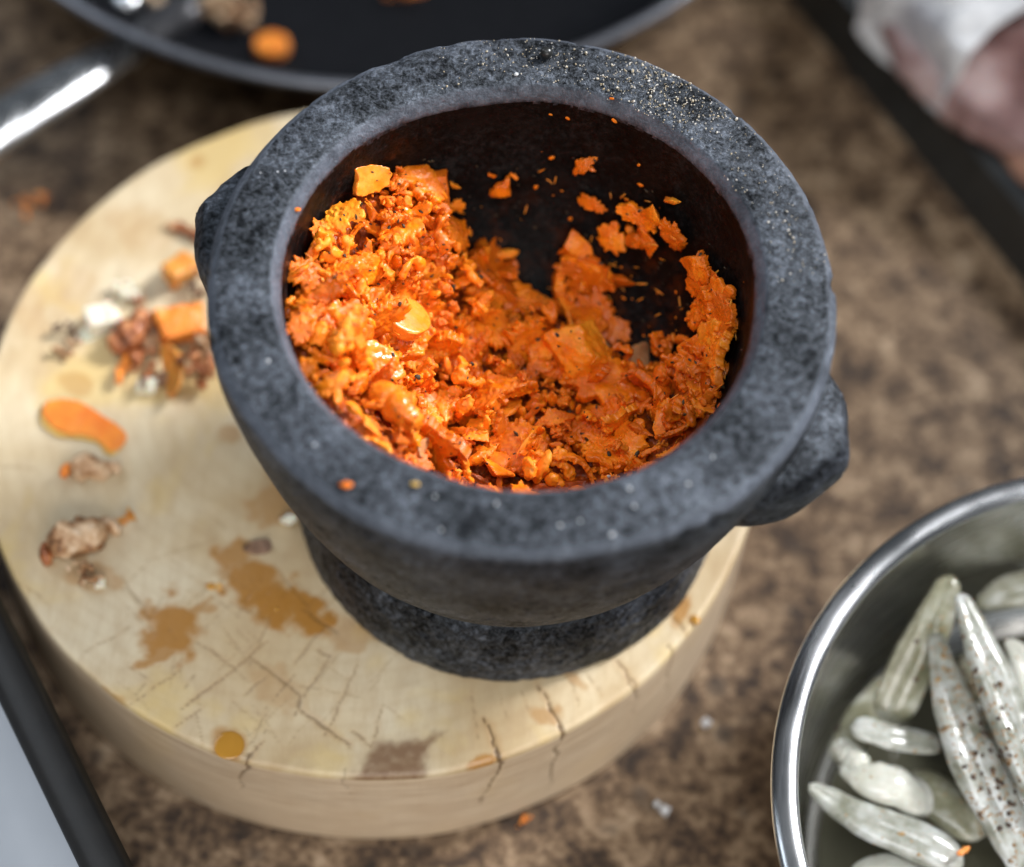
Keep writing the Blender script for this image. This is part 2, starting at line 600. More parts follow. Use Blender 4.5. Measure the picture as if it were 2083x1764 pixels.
# ------------------------------------------------------------------ round chopping board
BX, BY, BR, BH = -0.04194, 0.02230, 0.11669, 0.04925
nth, nr = 1040, 236
th = np.linspace(0, 2 * math.pi, nth, endpoint=False)
prof = []
for r_ in np.linspace(0.0004, BR - .0016, nr):
    prof.append((r_, BH))
for a_ in np.linspace(0, math.pi / 2, 6)[1:]:
    prof.append((BR - .0016 + .0016 * math.sin(a_), BH - .0016 + .0016 * math.cos(a_)))
for z_ in np.linspace(BH - .0022, .002, 44):
    prof.append((BR + .0002, z_))
for a_ in np.linspace(0, math.pi / 2, 4)[1:]:
    prof.append((BR - .002 + .002 * math.cos(a_), .002 - .002 * math.sin(a_)))
prof.append((.0004, 0))
V, F = lathe(prof, nth)
F = F[:, ::-1]
P2 = np.c_[V[:, 0] + BX, V[:, 1] + BY, np.zeros(len(V))]
top = (V[:, 2] > BH - .0017)
rad = np.hypot(V[:, 0], V[:, 1])
outer = rad > BR - .003
wig = np.stack([fbm(P2 * 260, 3, 3), fbm(P2 * 260, 3, 9)], -1) * .0008
Q = P2[:, :2] + wig
cut = np.zeros(len(V))
deep = np.zeros(len(V))


def bpt(px, py):
    v = at(px, py, BH)
    return np.array([v.x, v.y])


def seg(a, b, w, s):
    global cut, deep
    a, b = bpt(*a), bpt(*b)
    ab = b - a
    tt = np.clip(((Q - a) @ ab) / (ab @ ab), 0, 1)
    d = np.hypot(*(Q - a - tt[:, None] * ab).T)
    ww = .72 * w * (1 - .55 * np.abs(tt * 2 - 1) ** 2) * (1 + .35 * vnoise(P2 * 900, 21))
    k = (1 - smooth(ww * .35, ww * 1.15, d)) * top
    cut = np.maximum(cut, k * s * (.72 if s < .95 else .95))
    halo = (1 - smooth(ww, ww * 5, d)) * top * .22 * s
    deep = np.maximum(deep, halo)


cuts = [((245, 1169), (307, 1261), .0005, .6), ((174, 1327), (266, 1277), .0004, .5), ((266, 1435), (369, 1365), .0004, .6),
        ((373, 1443), (456, 1381), .0005, .8), ((456, 1381), (544, 1306), .0005, .75), ((353, 1481), (419, 1439), .0004, .65),
        ((402, 1456), (413, 1514), .0003, .5), ((403, 1306), (481, 1365), .0006, .6), ((506, 1335), (614, 1418), .0006, .85),
        ((606, 1441), (710, 1516), .0007, .9), ((614, 1418), (606, 1441), .0006, .8), ((660, 1497), (730, 1352), .0005, .7),
        ((598, 1456), (676, 1331), .0005, .75), ((556, 1427), (602, 1373), .0005, .7), ((598, 1352), (664, 1269), .0006, .6),
        ((643, 1323), (681, 1335), .0007, .7), ((498, 1418), (544, 1377), .0004, .6), ((502, 1551), (535, 1506), .0005, .85),
        ((535, 1506), (544, 1435), .0003, .45), ((714, 1489), (759, 1522), .0005, .75), ((759, 1522), (780, 1435), .0004, .6),
        ((780, 1435), (826, 1468), .0003, .4), ((590, 1395), (740, 1420), .0003, .35), ((986, 1465), (1021, 1546), .0008, 1.0),
        ((1093, 1388), (1144, 1490), .0008, .95), ((1246, 1337), (1292, 1397), .0007, .8), ((1366, 1254), (1399, 1291), .0007, .8),
        ((958, 1402), (972, 1504), .0004, .45), ((1158, 1379), (1176, 1439), .0004, .45), ((1010, 1400), (1030, 1460), .0003, .3),
        ((345, 1400), (360, 1330), .0003, .4), ((369, 1380), (372, 1330), .0003, .4), ((610, 1240), (690, 1290), .0008, .85),
        ((560, 1150), (640, 1260), .0006, .5), ((420, 1040), (470, 1090), .0003, .3), ((330, 1130), (420, 1190), .0003, .3),
        ((0, 950), (70, 955), .0005, .4), ((40, 1190), (100, 1230), .0004, .4), ((350, 1245), (470, 1170), .0003, .35),
        ((300, 1140), (440, 1100), .0003, .3), ((1195, 1370), (1225, 1420), .0004, .5), ((1060, 1410), (1085, 1465), .0003, .4)]
for k in range(64):
    cx_, cy_ = random.uniform(240, 800), random.uniform(1180, 1520)
    an = random.choice([-.9, .75]) + random.gauss(0, .15)
    ln = random.uniform(15, 60)
    cuts.append(((cx_ - ln * math.cos(an), cy_ - ln * math.sin(an)), (cx_ + ln * math.cos(an), cy_ + ln * math.sin(an)), .00028, random.uniform(.25, .55)))
for c_ in cuts:
    seg(*c_)
# cracks that run down the side
ang = np.arctan2(V[:, 1], V[:, 0])
for (px, py, sl, dep, s_) in ((1021, 1546, -.055, .030, 1.0), (1144, 1490, -.018, .045, .9), (502, 1551, -.05, .024, .8), (1292, 1397, .01, .02, .5), (1366, 1330, .02, .035, .5), (700, 1587, .03, .012, .3)):
    a0 = math.atan2(*(bpt(px, py) - np.array([BX, BY]))[::-1])
    dz = BH - V[:, 2]
    da = (ang - a0 - sl * dz / .03 - .012 * vnoise(np.c_[V[:, 2] * 200, np.full(len(V), px * .1), np.zeros(len(V))], 5) + math.pi) % (2 * math.pi) - math.pi
    w_ = .0005 * (1 - np.clip(dz / dep, 0, 1)) + .0001
    k = (1 - smooth(w_ * .4, w_ * 1.3, np.abs(da) * BR)) * (outer & (dz < dep)) * (V[:, 2] > .002)
    cut = np.maximum(cut, k * s_)
# juice stains
stain = deep.copy()


def blot(px, py, rx, ry, rot=0.0, s_=1.0, rag=.5, fr=240, target='stain'):
    global stain
    c0 = bpt(px, py)
    e1 = bpt(px + rx * math.cos(rot), py + rx * math.sin(rot)) - c0
    e2 = bpt(px - ry * math.sin(rot), py + ry * math.cos(rot)) - c0
    A = np.linalg.inv(np.stack([e1, e2], 1))
    uv = (Q - c0) @ A.T
    d = np.hypot(*uv.T) + rag * fbm(P2 * fr, 4, int(px))
    k = (1 - smooth(.58, 1.04, d)) * top
    rim = np.exp(-((d - .88) / .07) ** 2) * .25
    stain = np.maximum(stain, k * (.90 * s_) + k * rim * s_)


for a_ in [(p_[0], p_[1], p_[2] * 1.22, p_[3] * 1.22) + tuple(p_[4:]) for p_ in [(345, 1280, 58, 62, 0, .95, .55), (330, 1330, 60, 14, -.5, .8, .6), (400, 1240, 50, 10, -.6, .7, .6), (480, 1140, 45, 40, 0, .8, .55), (515, 1190, 62, 48, .4, .95, .5),
           (570, 1225, 60, 48, .5, 1.0, .55), (630, 1255, 52, 34, .5, 1.0, .6), (560, 1030, 55, 45, .8, .5, .7), (466, 1515, 38, 31, .2, .75, .18), (1110, 1455, 32, 22, .2, .55, .5),
           (985, 1548, 30, 11, -.25, .8, .4), (1385, 1245, 14, 30, .5, .8, .4), (1410, 1262, 9, 12, 0, .8, .2), (155, 780, 38, 24, .3, .45, .4), (470, 885, 24, 18, 0, .5, .5),
           (185, 1170, 60, 34, .3, .5, .6), (420, 1240, 22, 10, 0, .6, .5), (435, 1195, 18, 9, 0, .7, .4), (400, 330, 16, 14, 0, .45, .4), (60, 640, 40, 60, .3, .25, .7),
           (140, 600, 50, 60, 0, .25, .8), (225, 1420, 30, 12, .6, .5, .5), (1170, 1385, 26, 12, .6, .5, .6), (560, 1400, 70, 34, .6, .3, .7), (690, 1290, 60, 34, .3, .45, .7),
           (300, 470, 60, 40, .2, .22, .8), (360, 800, 60, 22, .1, .2, .7)]]:
    blot(*a_)
stain = np.clip(stain, 0, .93)
c0 = [bpt(*p_) for p_ in ((705, 1583), (770, 1508), (900, 1492), (868, 1580))]
burn = np.zeros(len(V))
poly = np.array(c0)
ins = np.full(len(V), 1e9)
ctr = poly.mean(0)
for i in range(4):
    a_, b_ = poly[i], poly[(i + 1) % 4]
    nn = np.array([-(b_ - a_)[1], (b_ - a_)[0]])
    nn /= np.linalg.norm(nn)
    if nn @ (ctr - a_) < 0: nn = -nn
    if i == 3: continue
    ins = np.minimum(ins, (Q - a_) @ nn)
ins = ins + .0022 * fbm(P2 * 300, 3, 4)
burn = smooth(-.0010, .0032, ins) * top * (.85 + .25 * fbm(P2 * 500, 3, 8))
burn = np.clip(burn, 0, .9)
sd = (1 - top.astype(float))
Vd = V.copy()
nz = fbm(P2 * 45, 4, 1) * .0005 + fbm(P2 * 400, 2, 2) * .00006
Vd[:, 2] += np.where(top, nz - cut * .0004, 0)
rr = 1 - np.where(outer & ~top, cut * .0007, 0) / BR + np.where(outer, .0009 * fbm(np.c_[np.cos(ang) * 3, np.sin(ang) * 3, V[:, 2] * 30], 3, 6), 0) / BR
Vd[:, :2] *= rr[:, None]
me = mesh_from('chopping_board', Vd, F)
fattr(me, 'cut', cut)
fattr(me, 'stain', stain)
fattr(me, 'burn', burn)
fattr(me, 'side', sd)
board = link('chopping_board', me, M['board'], None, (BX, BY, 0.0004))
tag(board, 'thick round pale wooden chopping board with knife cuts, cracks and orange juice stains', 'chopping board')

# ------------------------------------------------------------------ mortar
ZR = 0.16241
oa = np.array([(-174, .0800), (-153, .0808), (-140, .0796), (-116, .0799), (-101, .0795), (-87, .0792), (-69, .0794), (-48, .0813), (-15, .0808), (2, .0801), (17, .0796), (40, .0799), (69, .0803), (93, .0798), (105, .0798), (125, .0793), (155, .0794)])
ia = np.array([(-171, .0619), (-140, .0613), (-112, .0598), (-84, .0604), (-54, .0607), (-1, .0596), (11, .0606), (44, .0613), (88, .0611), (106, .0596), (137, .0618)])


def per(tab, thv):
    d = np.degrees(thv)
    a_ = np.r_[tab[:, 0] - 360, tab[:, 0], tab[:, 0] + 360]
    v_ = np.r_[tab[:, 1]] * 1.0
    g = np.linspace(-180, 180, 361)
    y = np.interp(g, a_, np.r_[v_, v_, v_])
    ker = np.hanning(25)
    ker /= ker.sum()
    y = np.convolve(np.r_[y[-13:-1], y, y[1:13]], ker, 'valid')
    return np.interp((d + 180) % 360 - 180, g, y)


IN = [(.162, .0607), (.150, .0602), (.135, .0585), (.12, .0545), (.108, .0475), (.098, .038), (.091, .025), (.088, .0003)]
IZ = np.array([a for a, b in IN])[::-1]
IR = np.array([b for a, b in IN])[::-1]
inner = chaikin([(.0003, .088), (.012, .0884), (.025, .091), (.038, .098), (.0475, .108), (.0545, .12), (.0585, .135), (.0600, .150), (.0603, .1580)], 2)
rimc = np.vstack([[(.0603, .1580), (.0608, .1594), (.0622, .1614), (.0627, .1620), (.0660, .1624), (.0735, .1624), (.0776, .1622), (.0780, .1620), (.0796, .1604), (.0799, .1598)],
                  chaikin([(.0800, .1585), (.0799, .150), (.0780, .139), (.0735, .118), (.0682, .101), (.0630, .0885), (.0588, .0815), (.0560, .0780), (.0552, .0750)], 2)])
prof = np.vstack([resample(inner, .0008), resample(rimc, .0006)[1:]])
n_in = len(resample(inner, .0008))


def rad_fn(R, Z, T):
    sc_o = per(oa, T) / .08
    sc_i = per(ia, T) / .0607
    w = smooth(.0605, .079, R)
    k = np.arange(R.shape[0])[:, None] >= n_in
    hi = smooth(.09, .155, Z)
    so = 1 + (sc_o - 1) * hi
    si = 1 + (sc_i - 1) * hi
    s_ = np.where(k, si * (1 - w) + so * w, si)
    # below the rim the outside only follows the outer outline
    s_ = np.where(k & (Z < .1585), so, s_)
    return R * s_


V, F = lathe(prof, 560, rad_fn)
F = F[:, ::-1]
me = mesh_from('bowl', V, F)
V, N = coords(me), normals(me)
d = fbm(V * 55, 2, 31) * .00026 + fbm(V * 420, 3, 32) * .00010
pit = np.clip(fbm(V * 330, 3, 35) - .30, 0, 1) * .0008
chip = np.clip(fbm(V * 120, 3, 37) - .3, 0, 1) * .004 * (np.exp(-((np.hypot(V[:, 0], V[:, 1]) - .0798) / .0025) ** 2)) * (V[:, 2] > .155)
V = V + N * (d - pit - chip)[:, None]
setco(me, V)
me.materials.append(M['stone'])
me.materials.append(M['stone_wet'])
thv = np.degrees(np.arctan2(V[:, 1], V[:, 0]))
rv_ = np.hypot(V[:, 0] / (per(ia, np.radians(thv)) / .0607), V[:, 1] / (per(ia, np.radians(thv)) / .0607))
ro_ = np.hypot(V[:, 0] / (per(oa, np.radians(thv)) / .08), V[:, 1] / (per(oa, np.radians(thv)) / .08))
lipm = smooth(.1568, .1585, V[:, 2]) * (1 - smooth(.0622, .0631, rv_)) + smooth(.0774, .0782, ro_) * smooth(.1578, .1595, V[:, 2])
fattr(me, 'edge_sheen', np.clip(lipm * (.75 + .5 * fbm(V * 260, 3, 44)), 0, 1))
fattr(me, 'film', (1 - smooth(.105, .135, V[:, 2])) * .5 + .5 * (np.abs(thv - 30) < 45) * (1 - smooth(.11, .135, V[:, 2])) + (np.abs(thv) > 125) * (1 - smooth(.14, .157, V[:, 2])))
mi = np.zeros(len(me.polygons), dtype=np.int32)
pc = np.empty(len(me.polygons) * 3, dtype=np.float32)
me.polygons.foreach_get('center', pc)
pc = pc.reshape(-1, 3)
edge = .1568 + .0016 * fbm(pc * 160, 3, 41)
mi[(np.arange(len(mi)) < (n_in - 1) * 560 + 560 * 8) & (pc[:, 2] < edge) & (np.hypot(pc[:, 0], pc[:, 1]) < .0625)] = 1
me.polygons.foreach_set('material_index', mi)
mortar = empty('mortar', (0, 0, BH))
tag(mortar, 'heavy dark grey granite mortar full of pounded carrot on the round board', 'mortar')


def child(o, par):
    """keep the world place of o while parenting it to par"""
    o.parent = par
    o.location = Vector(o.location) - Vector(par.location)
    return o


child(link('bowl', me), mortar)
fp = chaikin([(.0545, .0765), (.0570, .0745), (.0590, .0700), (.0606, .0640), (.0616, .0560), (.0619, .0510), (.0612, .0495), (.0560, .0493), (.0004, .0495)], 2)
V, F = lathe(resample(fp, .0008), 420)
me = mesh_from('foot', V, F[:, ::-1])
displace(me, .0008, 60, 4, 51)
displace(me, .0005, 420, 3, 52)
child(link('foot', me, M['stone'], None, (0, 0, .0004)), mortar)


def lug(theta, zt, zb, half, prot, seed):
    items = []
    R0 = .076
    pts = []
    for a_, k in ((-1, .55), (-.62, .9), (0, 1.0), (.62, .9), (1, .55)):
        x = a_ * half
        base = math.sqrt(max(1e-6, R0 ** 2 - x ** 2)) - .006
        o_ = .080 + prot * (1 - abs(a_) ** 2.2) - .003 * abs(a_)
        pts += [(base, x, zt), (o_ - .0035, x * .92, zt - .001), (o_, x * .92, zt - .008), (o_ - .0015, x * .9, (zt + zb) / 2 - .002),
                (o_ - .009, x * .8, zb + .004), (base - .004, x * .75, zb)]
    mm = hull(pts, .0011)
    V = coords(mm)
    for _ in range(11):   # soften
        bm = bmesh.new()
        bm.from_mesh(mm)
        bmesh.ops.smooth_vert(bm, verts=bm.verts, factor=.5, use_axis_x=True, use_axis_y=True, use_axis_z=True)
        bm.to_mesh(mm)
        bm.free()
    displace(mm, .0010, 80, 3, seed)
    displace(mm, .0004, 450, 3, seed + 3)
    o = link('handle', mm, M['stone'])
    o.rotation_euler = (0, 0, theta)
    child(o, mortar)
    return o


lug(math.radians(166), .1545, .114, .0245, .0115, 61)
lug(math.radians(-21), .1490, .114, .0255, .0135, 62)


# ------------------------------------------------------------------ carrot in the mortar
def Rin(z):
    return np.interp(z, IZ, IR)


def angw(thd, tab):
    a_ = np.array([p_[0] for p_ in tab], float)
    v_ = np.array([p_[1] for p_ in tab], float)
    return np.interp((np.asarray(thd) + 180) % 360 - 180, np.r_[a_[-1] - 360, a_, a_[0] + 360], np.r_[v_[-1], v_, v_[0]])


WALL = [(-180, .041), (-150, .044), (-120, .040), (-90, .034), (-60, .026), (-35, .022), (-10, .021), (8, .017), (22, .006), (33, -.010), (48, -.009), (58, .004), (72, .006), (82, -.006), (98, -.007), (110, .010), (122, .032), (140, .043), (160, .043)]
HN = 5


def mash_h(x, y):
    x, y = np.asarray(x, float), np.asarray(y, float)
    r = np.hypot(x, y)
    thd = np.degrees(np.arctan2(y, x))
    cl = angw(thd, WALL)
    h = .1040 + cl * np.where(cl > 0, smooth(.018, .060, r) ** 1.15, smooth(.02, .05, r))
    h = h - .004 * smooth(-.01, .035, y) - .002 * smooth(0, .03, x)
    P = np.stack([x, y, np.zeros_like(x)], -1).reshape(-1, 3)
    return h + (fbm(P * 95, 3, 71) * .0038).reshape(h.shape)


nr_, nt_ = 210, 520
rr_ = np.linspace(0, 1, nr_)
tt_ = np.linspace(0, 2 * math.pi, nt_, endpoint=False)
X = rr_[:, None] * np.cos(tt_)[None, :] * .0602
Y = rr_[:, None] * np.sin(tt_)[None, :] * .0602
Z = mash_h(X, Y)
for _ in range(2):      # pull the rim of the heap in to the wall of the bowl at its own height
    Rw = Rin(np.clip(Z[-1], .089, .16))
Rw = np.minimum(Rin(np.clip(Z, .0885, .16)), .0602)
sc = np.minimum(1, Rw / np.maximum(rr_[:, None] * .0602, 1e-6))
X, Y = X * sc, Y * sc
V = np.stack([X, Y, Z], -1).reshape(-1, 3)
i = np.arange(nr_ - 1)[:, None]
j = np.arange(nt_)[None, :]
F = np.stack([i * nt_ + j, i * nt_ + (j + 1) % nt_, (i + 1) * nt_ + (j + 1) % nt_, (i + 1) * nt_ + j], -1).reshape(-1, 4)
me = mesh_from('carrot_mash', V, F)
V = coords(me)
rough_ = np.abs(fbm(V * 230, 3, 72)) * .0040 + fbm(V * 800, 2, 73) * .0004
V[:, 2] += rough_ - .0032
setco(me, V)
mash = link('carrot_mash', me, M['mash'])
tag(mash, 'bed of pounded orange carrot mash filling the granite mortar', 'carrot mash', None, 'stuff')


def outline(n, asp, low, teeth, seed):
    rg = np.random.default_rng(seed)
    a_ = np.linspace(0, 2 * math.pi, n, endpoint=False)
    P = np.stack([np.cos(a_), np.sin(a_), np.zeros(n)], -1)
    r_ = .5 * (1 + low * fbm(P * 1.3 + seed, 2, seed) + teeth * .6 * fbm(P * 6 + seed, 4, seed + 1, .65))
    k = np.abs(np.cos(a_ * rg.integers(2, 4) / 2 + rg.uniform(0, 6)))
    r_ *= .85 + .2 * k
    return [(r_[q] * math.cos(a_[q]), asp * r_[q] * math.sin(a_[q])) for q in range(n)]


def torn(m_, seed, a1=.05, a2=.05):
    a1 *= .8
    """rough torn surface: broad dents, then crumbs standing up in patches"""
    displace(m_, a1, 4.2, 4, seed)
    V, N = coords(m_), normals(m_)
    gate = smooth(-.12, .22, fbm(V * 2.6, 2, seed + 5))
    k = np.abs(fbm(V * 9, 3, seed + 9)) * 1.6 - .25 + .5 * fbm(V * 22, 2, seed + 13)
    setco(m_, V + N * (a2 * (gate + .18) * k)[:, None])
    return m_


def var_slab(seed):
    rg = np.random.default_rng(seed)
    m_ = prism(outline(96, rg.uniform(.5, .85), .55, .85, seed), rg.uniform(.11, .2), .022, rg.uniform(-.6, .6))
    return torn(m_, seed, .05, .042)


def var_crumble(seed):
    rg = np.random.default_rng(seed)
    it = []
    p_ = np.zeros(3)
    for q in range(rg.integers(16, 26)):
        p_ = p_ * .78 + rg.normal(0, 1, 3) * np.array([.21, .15, .10])
        s_ = rg.uniform(.04, .15)
        it.append((tuple(p_), (s_ * rg.uniform(.8, 2.0), s_ * rg.uniform(.5, 1.1), s_ * rg.uniform(.3, .7)), tuple(rg.uniform(0, 3, 3))))
    return torn(blobs(it, .022), seed, .07, .055)


def var_shard(seed):
    rg = np.random.default_rng(seed)
    a_ = np.array([1.0, rg.uniform(.35, .6), rg.uniform(.2, .36)])
    pts = [tuple((rg.uniform(-.5, .5, 3)) * a_) for q in range(9)]
    return torn(hull(pts, .022), seed, .035, .035)


def var_strip(seed):
    rg = np.random.default_rng(seed)
    m_ = prism(outline(90, rg.uniform(.2, .34), .45, .8, seed), rg.uniform(.1, .18), .022, rg.uniform(-1.0, 1.0))
    return torn(m_, seed, .06, .05)


VARS = [var_slab(101 + k) for k in range(6)] + [var_crumble(201 + k) for k in range(8)] + [var_shard(301 + k) for k in range(6)] + [var_strip(401 + k) for k in range(5)]
WTS = np.array([1.5] * 6 + [.85] * 8 + [1.1] * 6 + [.8] * 5)
WTS /= WTS.sum()
for m_ in VARS:
    m_.name = 'carrot_piece'
    m_.materials.append(M['carrot'])
PALE = []
for k in (1, 9, 15, 22):
    c_ = VARS[k].copy()
    c_.materials.clear()
    c_.materials.append(M['carrot_pale'])
    PALE.append(c_)


def hits(PX_, PY_):
    """first thing each sight line meets inside the mortar: heap ('m') or stone wall ('w')"""
    D = np.array([tuple(ray(a, b)) for a, b in zip(PX_, PY_)])
    C0 = np.array(tuple(CAM))
    t_ = (ZR - C0[2]) / D[:, 2]
    out = [None] * len(D)
    live = np.arange(len(D))
    while len(live):
        t_[live] += .0005
        P = C0 + D[live] * t_[live, None]
        wall = (P[:, 2] < .0885) | (np.hypot(P[:, 0], P[:, 1]) > Rin(P[:, 2]))
        heap = ~wall & (P[:, 2] < mash_h(P[:, 0], P[:, 1]))
        for q in np.nonzero(wall | heap)[0]:
            out[live[q]] = (Vector(P[q]), 'w' if wall[q] else 'm')
        live = live[~(wall | heap)]
    return out


def hit(px, py):
    return hits([px], [py])[0]


def hnormal(x, y):
    e = .002
    h = mash_h(np.array([x + e, x - e, x, x]), np.array([y, y, y + e, y - e]))
    return Vector((-(h[0] - h[1]) / (2 * e), -(h[2] - h[3]) / (2 * e), 1)).normalized()


def orient(nrm, spin, tilt):
    q = Vector((0, 0, 1)).rotation_difference(nrm)
    ax = Vector((math.cos(spin), math.sin(spin), 0))
    return (Matrix.Rotation(0, 3, 'Z') @ q.to_matrix() @ Matrix.Rotation(tilt, 3, ax) @ Matrix.Rotation(random.uniform(0, 6.28), 3, 'Z')).to_euler()


GRP = 'loose pieces of pounded carrot heaped in the mortar'
LAB = 'ragged orange scrap of pounded carrot among many in the mortar heap'
count = 0


def put(me, P, nrm, size, tilt=.5, lift=.0, label=None, group=None, rot=None, name='carrot_piece', cat='carrot piece'):
    o = link(name, me)
    r_ = math.hypot(P.x, P.y)
    P = Vector(P)
    o.location = P + nrm * lift
    lim = float(Rin(min(.162, max(.089, o.location.z)))) - size * .30
    r_ = math.hypot(o.location.x, o.location.y)
    if r_ > lim and r_ > 1e-6:
        o.location.x *= lim / r_
        o.location.y *= lim / r_
    o.scale = (size, size, size)
    o.rotation_euler = rot if rot is not None else orient(nrm, random.uniform(0, 6.28), random.gauss(0, tilt))
    tag(o, label or LAB, cat, group if label else GRP)
    return o


# pieces one can tell apart, over the visible heap
VOID = [((1300, 560), (1325, 520), (1415, 510), (1425, 600), (1400, 670), (1340, 645)), ((1030, 470), (1165, 470), (1155, 535), (1100, 550), (1050, 535)), ((1372, 720), (1396, 720), (1392, 860), (1372, 860))]


def inpoly(x, y, poly):
    c_ = False
    n = len(poly)
    for i in range(n):
        x1, y1 = poly[i]
        x2, y2 = poly[(i + 1) % n]
        if (y1 > y) != (y2 > y) and x < (x2 - x1) * (y - y1) / (y2 - y1) + x1:
            c_ = not c_
    return c_


seenpts = []
cand = [(random.uniform(590, 1530), random.uniform(300, 990)) for k in range(4000)]
cand = [c_ for c_ in cand if not any(inpoly(c_[0], c_[1], v) for v in VOID)]
ch = hits([c_[0] for c_ in cand], [c_[1] for c_ in cand])
for (px, py), (P, w) in zip(cand, ch):
    if w != 'm' or P.z > .1590 or count >= 228:
        continue
    if any((px - a_) ** 2 + (py - b_) ** 2 < 27 ** 2 for a_, b_ in seenpts):
        continue
    seenpts.append((px, py))
    k = RNG.choice(len(VARS), p=WTS)
    sz = float(np.clip(RNG.lognormal(math.log(.0122), .34), .0060, .0195))
    put(VARS[k], P, hnormal(P.x, P.y), sz, .75, .0012 + sz * .20)
    count += 1
# the side of the heap that the front rim hides, and the wall behind it
for k in range(46):
    a_ = math.radians(random.uniform(-165, -25))
    r_ = random.uniform(.035, .056)
    x, y = r_ * math.cos(a_), r_ * math.sin(a_)
    z = float(mash_h(np.array([x]), np.array([y]))[0])
    if z < .158:
        put(VARS[RNG.choice(len(VARS), p=WTS)], Vector((x, y, z)), hnormal(x, y), random.uniform(.004, .010), .5, .0005)

# scraps stuck to the bare wall at the back and right
LABW = 'small orange carrot scrap stuck to the bare stone wall inside the mortar'
GRPW = 'carrot scraps stuck to the inner wall of the mortar'
WSC = [(1015, 375, .0065), (1000, 350, .003), (1045, 352, .003), (1190, 328, .0052), (1205, 336, .003), (1208, 400, .0065), (1330, 470, .0095), (1355, 420, .0085), (1345, 480, .0085), (1390, 470, .0065),
       (1320, 430, .006), (1375, 405, .005), (1300, 470, .005), (1430, 530, .0090), (1450, 560, .007), (1480, 560, .0065), (1490, 610, .0085), (1460, 625, .008), (1440, 650, .007), (1500, 650, .0075), (1480, 690, .0095),
       (1450, 705, .009), (1500, 700, .008), (1435, 760, .0105), (1475, 745, .009), (1420, 810, .009), (1450, 800, .008), (1415, 850, .007), (1405, 690, .007),
       (1220, 490, .0105), (1190, 510, .0095), (1240, 530, .0095), (1260, 560, .0085), (1210, 545, .0085), (1175, 490, .007), (1255, 470, .006), (1020, 500, .006), (1000, 530, .008), (960, 520, .008), (985, 560, .009), (915, 370, .005), (925, 410, .0045)]
for (px, py, sz) in WSC:
    P, w = hit(px, py)
    n_ = Vector((-P.x, -P.y, .012)).normalized() if w == 'w' else hnormal(P.x, P.y)
    put(random.choice(VARS[:6] + VARS[14:20]), P, n_, sz * (1.75 if px > 1300 or py > 450 else 1.2), .35, .0008, LABW, GRPW)


# pieces with a look of their own
def special(me, m, px, py, size, label, name, rot, lift=.002, cat='carrot piece', wall=False):
    me.materials.clear()
    me.materials.append(m)
    me.name = name
    P, w = hit(px, py)
    n_ = hnormal(P.x, P.y) if w == 'm' else Vector((-P.x, -P.y, .01)).normalized()
    o = link(name, me)
    o.location = P + n_ * lift
    o.scale = (size,) * 3
    o.rotation_euler = rot
    tag(o, label, cat)
    return o


# smooth glossy wedge of carrot, leaning, with a fluted underside
sl = prism([(.5 * math.cos(a_) * (1 + .08 * math.sin(3 * a_)), .40 * math.sin(a_)) for a_ in np.linspace(0, 6.28, 40, endpoint=False)], .26, .03, -.25)
displace(sl, .02, 3, 2, 5)
special(sl, M['carrot_smooth'], 792, 655, .0150, 'smooth glossy carrot slice leaning on edge near the left wall', 'carrot_slice', (math.radians(20), math.radians(30), math.radians(62)), .0070)
ck = blobs([((-.25, 0, 0), (.27, .25, .22), (0, 0, 0)), ((0, .02, .02), (.30, .27, .24), (0, 0, 0)), ((.25, 0, 0), (.25, .22, .2), (0, 0, 0))], .03)
displace(ck, .035, 4, 4, 15)
displace(ck, .014, 18, 2, 16)
special(ck, M['carrot_pale'], 775, 862, .0172, 'thick rounded orange carrot chunk with pale top at the front left rim', 'carrot_chunk', (math.radians(18), math.radians(6), math.radians(-38)), .0060)
pl = prism(outline(44, .72, .35, .22, 88), .16, .03, -.2)
displace(pl, .03, 5, 3, 17)
displace(pl, .014, 22, 2, 18)
special(pl, M['carrot_pale'], 735, 765, .0185, 'broad pale wet carrot slab lying flat at the lower left', 'carrot_slab', (math.radians(24), math.radians(14), math.radians(20)), .003)
bk = hull([(-.42, -.42, 0), (.40, -.45, 0), (.44, .40, 0), (-.38, .45, 0), (-.36, -.38, .3), (.38, -.40, .32), (.36, .36, .3), (-.34, .38, .3)], .03)
displace(bk, .03, 5, 4, 19)
special(bk, M['carrot'], 868, 384, .0120, 'square-cut carrot block high against the back left wall', 'carrot_block', (math.radians(62), 0, math.radians(18)), .001)
bk2 = hull([(-.5, -.35, 0), (.5, -.28, 0), (.42, .4, 0), (-.35, .45, 0), (-.42, -.25, .4), (.30, -.22, .3), (.25, .2, .46), (-.25, .26, .36)], .028)
displace(bk2, .045, 5, 4, 21)
displace(bk2, .02, 18, 2, 22)
special(bk2, M['carrot'], 1180, 752, .0205, 'largest cracked carrot chunk at the centre right of the heap', 'carrot_chunk', (math.radians(24), math.radians(8), math.radians(-58)), .0050)
fs = prism(outline(40, .62, .5, .25, 93), .14, .03, .3)
displace(fs, .025, 6, 3, 23)
special(fs, M['carrot'], 1256, 722, .0145, 'flat three-cornered carrot flake right of the largest chunk', 'carrot_flake', (math.radians(20), math.radians(-14), math.radians(-30)), .007)
fs = prism(outline(44, .6, .4, .25, 96), .17, .03, .25)
displace(fs, .03, 6, 4, 25)
special(fs, M['carrot_smooth'], 712, 588, .0150, 'upright orange carrot slab against the left wall of the bowl', 'carrot_slab', (math.radians(40), math.radians(40), math.radians(75)), .002)
fs = prism(outline(44, .7, .35, .3, 98), .18, .03, .2)
displace(fs, .03, 6, 4, 26)
